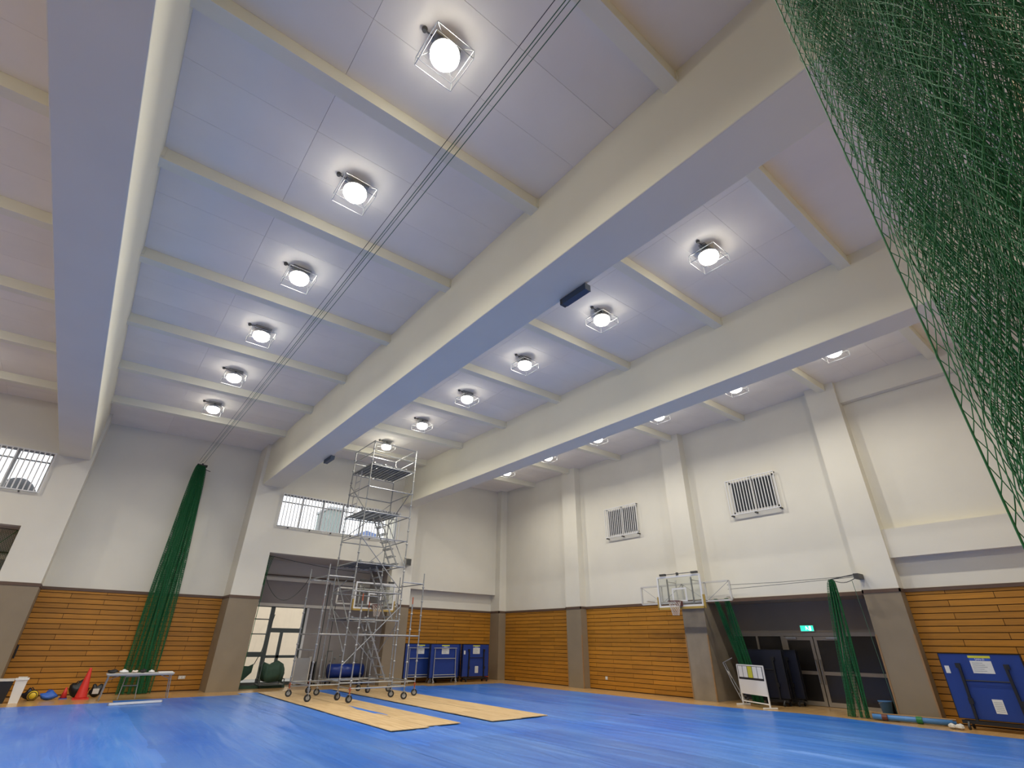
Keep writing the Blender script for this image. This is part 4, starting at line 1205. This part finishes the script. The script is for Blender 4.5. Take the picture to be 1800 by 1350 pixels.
t = thing('chair_trolley', 'black folded chairs on a trolley between panel and mat in the alcove', 'chair trolley', (8.55, 24.25, 0))
for i in range(5): MB().box(-.25+i*.09, -.2, .15, -.21+i*.09, .2, .85).build('folded_chair', 'black', t)
MB().box(-.3, -.25, .08, .3, .25, .13).build('base', 'fixdark', t)
for x in (-.22, .22):
    for y in (-.18, .18): MB().tube((x-.015, y, .04), (x+.015, y, .04), .04, 8).build('wheel', 'rubber', t)
# rope loop and poles of the alcove curtain net
t = thing('alcove_net_line', 'dark sagging line with green net strung across the middle alcove', 'net line', (5.5, 22.75, 3.0))
pts = [(.05+x*2.9/16, .0, 1.35-.62*x/16*0-.0) for x in range(2)]
MB().path([(.03, 0, 1.72), (1.2, 0, 1.58), (2.6, 0, 1.45), (5.2, 0, 1.35)], .010, 5).build('top_wire', 'darkwire', t)
MB().path([(.08+1.75*q, 0, .95-1.05*math.sin(math.pi*q)**.8*.85+.05*q) for q in np.linspace(0, 1, 15)], .012, 5).build('sagging_rope', 'darkwire', t)
MB().path([(.04, 0, 1.7), (.10, 0, .9), (.03, 0, -2.9)], .012, 5).build('drop_rope', 'green', t)
P = np.zeros((12, 30, 3))
for i in range(12):
    for j in range(30):
        P[i, j] = (.03+.20*(i/11)*(1-.8*j/29)+.02*math.sin(i*2.1), .05*math.sin(i*1.7+j*.2), 1.7-1.1*j/29)
netmesh(P, .004, 'net_gather', 'greenfar', t)['kind'] = 'stuff'
t = thing('alcove_poles', 'two dark slim poles standing in the middle alcove', 'poles', (8.45, 23.3, 0))
MB().tube((0, 0, 0), (0, 0, 3.9), .018, 6).build('pole', 'darkwire', t); MB().tube((.25, -.4, 0), (.25, -.4, 3.0), .015, 6).build('pole', 'darkwire', t)
# left alcove net frame
t = thing('left_alcove_net', 'green net frame hanging in the alcove at the left edge', 'net line', (-3.2, 22.75, 3.0))
MB().path([(-1.2, 0, 1.75), (1.0, 0, 1.7)], .012, 5).build('top_wire', 'darkwire', t)
MB().path([(1.0, 0, 1.7), (.05, 0, .3), (1.0, 0, .25)], .010, 5).build('rope', 'green', t)
P = np.zeros((14, 30, 3))
for i in range(14):
    for j in range(30):
        P[i, j] = (.62+.38*i/13, .04*math.sin(i*1.9+j*.3), 1.68-1.4*j/29)
netmesh(P, .0035, 'net_sheet', 'greenfar', t)['kind'] = 'stuff'

# ------------------------------------------------------------------ suspension wires and nets
WX = 2.2
for i, (dx_, dz_) in enumerate([(-.09, .05), (-.02, -.02), (.04, .04), (.10, -.03)]):
    o = MB().path([(WX+dx_, YN, 8.0+dz_), (WX+dx_, 8.5, 7.96+dz_), (WX+dx_, 23.0, 8.02+dz_)], .0065 if i % 2 else .005, 5).build('suspension_wire', 'wire' if i else 'darkwire')
    tag(o, 'thin taut wire strung across the hall, %s of four' % ['first from the left', 'second from the left', 'third from the left', 'fourth from the left'][i], 'wire', 'net wires across the hall')
def hung_net(name, label, loc, top_w, bot_w, z0, z1, folds, nu, nv, r, m_, lean=(0, 0), depth=.16, wx=1.0, wy=0.25, waist=None, seed=1):
    t = thing(name, label, 'net', loc)
    rg = np.random.default_rng(seed)
    P = np.zeros((nu, nv, 3))
    ph = rg.uniform(0, 6, 6)
    for i in range(nu):
        u = i/(nu-1)
        for j in range(nv):
            v = j/(nv-1)
            w_ = top_w+(bot_w-top_w)*(1-v)**.5
            if waist: w_ *= 1-waist*math.sin(math.pi*v)
            a = u*folds*2*math.pi
            s_ = (u-.5)*w_ + .08*w_*math.sin(a*.5+ph[0]+v*3)
            d_ = depth*(.5+.5*w_/max(bot_w, .01))*math.sin(a+ph[1]+.6*math.sin(3*v+ph[2]))
            rag = .05*w_*math.sin(9*u+ph[3]+4*v)+.03*w_*math.sin(31*u+ph[4]+7*v)
            s_ += rag*(1.2-v)
            P[i, j] = (lean[0]*(1-v)+s_*wx+d_*wy, lean[1]*(1-v)+d_*wx-s_*wy*0+s_*(1-wx), z0+(z1-z0)*v)
    netmesh(P, r, 'net_cord', m_, t)['kind'] = 'stuff'
    return t
# tall net gathered at the back wall
t = hung_net('divider_net', 'tall gathered green divider net hanging at the back wall', (2.24, 22.9, 0), .26, .92, .02, 7.86, 15, 390, 110, .0038, 'greenfar', lean=(.14, 0), depth=.19, seed=3)
MB().box(-.16, -.05, 7.84, .20, .05, 7.92).build('gather_hanger', 'black', t)
MB().tube((.02, 0, 7.90), (.02, 0, 7.97), .03, 8).build('carriage', 'black', t)
MB().tube((.18, 0, 7.74), (.36, 0, 7.70), .012, 6).build('hanger_arm', 'black', t)
# the near net at the upper right: dense folds hanging from the same wires
def near_net():
    t = thing('near_divider_net', 'large green divider net hanging in folds at the upper right', 'net', (2.2, -.3, 0))
    # folded path in plan: the curtain runs back and forth in wavy layers
    rg = np.random.default_rng(11)
    pts = [(0.0, .53), (-.01, .50)]
    nl = 8
    p1 = rg.uniform(0, 6)
    for k in range(nl):
        ys = np.arange(.487+rg.uniform(-.012, .006), -.95, -.04)
        if k % 2: ys = ys[::-1]
        x0 = -.06+.60*k/(nl-1); p1 += rg.uniform(-.5, .5); p2 = rg.uniform(0, 6); am = rg.uniform(.09, .13)
        for y in ys:
            fade = min(1, (.50-y)/.1)
            pts.append((x0+fade*am*math.sin(y*21+p1+.8*math.sin(y*5))+fade*.02*math.sin(y*53+p2), y))
    pts = np.array(pts)
    # smooth and resample at even arc length
    for _ in range(2):
        q = [pts[0]]
        for a, b in zip(pts[:-1], pts[1:]): q += [a*.75+b*.25, a*.25+b*.75]
        q.append(pts[-1]); pts = np.array(q)
    seg = np.r_[0, np.cumsum(np.linalg.norm(np.diff(pts, axis=0), axis=1))]
    cell = .021
    n = int(seg[-1]/cell)
    s_ = np.linspace(0, seg[-1], n)
    px_ = np.interp(s_, seg, pts[:, 0]); py_ = np.interp(s_, seg, pts[:, 1])
    z = np.arange(.03, 7.9, .052); nv = len(z)
    P = np.zeros((n, nv, 3))
    ph = rg.uniform(0, 6, 8)
    for j, zz in enumerate(z):
        amp = 1+.12*np.sin(zz*.9+ph[0])+.10*np.sin(s_*1.3+zz*1.1+ph[1])
        P[:, j, 0] = px_*amp+.05*np.sin(s_*2.1+zz*.7+ph[2])*(s_ > .2)
        P[:, j, 1] = py_+.03*np.sin(s_*3.3+zz*1.3+ph[3])*(s_ > .2)
        P[:, j, 2] = zz
    P += rg.normal(0, .0022, P.shape)
    netmesh(P, .0020, 'net_cord', 'green', t)['kind'] = 'stuff'
    mb = MB(); mb.path([(0.0, .53, .03), (0.0, .53, 4), (0.0, .53, 7.92)], .0035, 6); mb.build('hem_rope', 'green', t)
    for k in range(8): MB().lathe([(.012, 0), (.03, .03), (.03, .06), (.012, .09)], 8, (0, .5-.17*k, 7.86)).build('runner', 'black', t)
    return t
near_net()
# nets by the doors
t = thing('alcove_net_wires', 'two thin wires running from the hoop rack to the pilaster bracket', 'wire', (17.2, 7.5, 3.42))
MB().path([(0, 2.0, .10), (0, .2, .06), (.0, -1.95, .08)], .007, 5).build('wire_strand', 'darkwire', t)
MB().path([(0, 2.0, -.04), (0, 0, .0), (.0, -1.95, .05)], .007, 5).build('wire_strand', 'darkwire', t)
MB().box(-.04, -2.06, .0, .36, -1.93, .14).build('bracket', 'fixdark', t)
MB().tube((-.02, -1.3, .03), (-.02, -2.0, .12), .014, 6).build('arm', 'fixdark', t)
MB().path([(0, -1.3-.65*q, .02-.10*math.sin(math.pi*q)) for q in np.linspace(0, 1, 9)], .010, 5).build('hose', 'darkwire', t)
hung_net('alcove_net', 'green gathered net hanging right of the double doors', (17.22, 6.2, 0), .10, .55, .02, 3.44, 8, 190, 50, .0034, 'greenfar', lean=(0, .2), depth=.10, wx=0.0, wy=1.0, seed=5)
hung_net('alcove_net', 'green gathered net strip left of the score board, nearer the jamb', (17.45, 10.15, 0), .10, .20, .02, 3.12, 5, 90, 50, .0034, 'greenfar', lean=(.55, -.55), depth=.06, wx=0.0, wy=1.0, seed=6)
hung_net('alcove_net', 'green gathered net strip behind the score board, farther from the jamb', (17.40, 9.72, 0), .10, .34, .02, 3.12, 5, 110, 50, .0034, 'greenfar', lean=(.6, -.15), depth=.07, wx=0.0, wy=1.0, seed=8)
o = MB().tube((17.5, 5.75, 3.4), (17.62, 5.62, .1), .008, 5).build('pull_cord', 'wire'); tag(o, 'pale thin pull cord beside the pilaster right of the doors', 'cord')
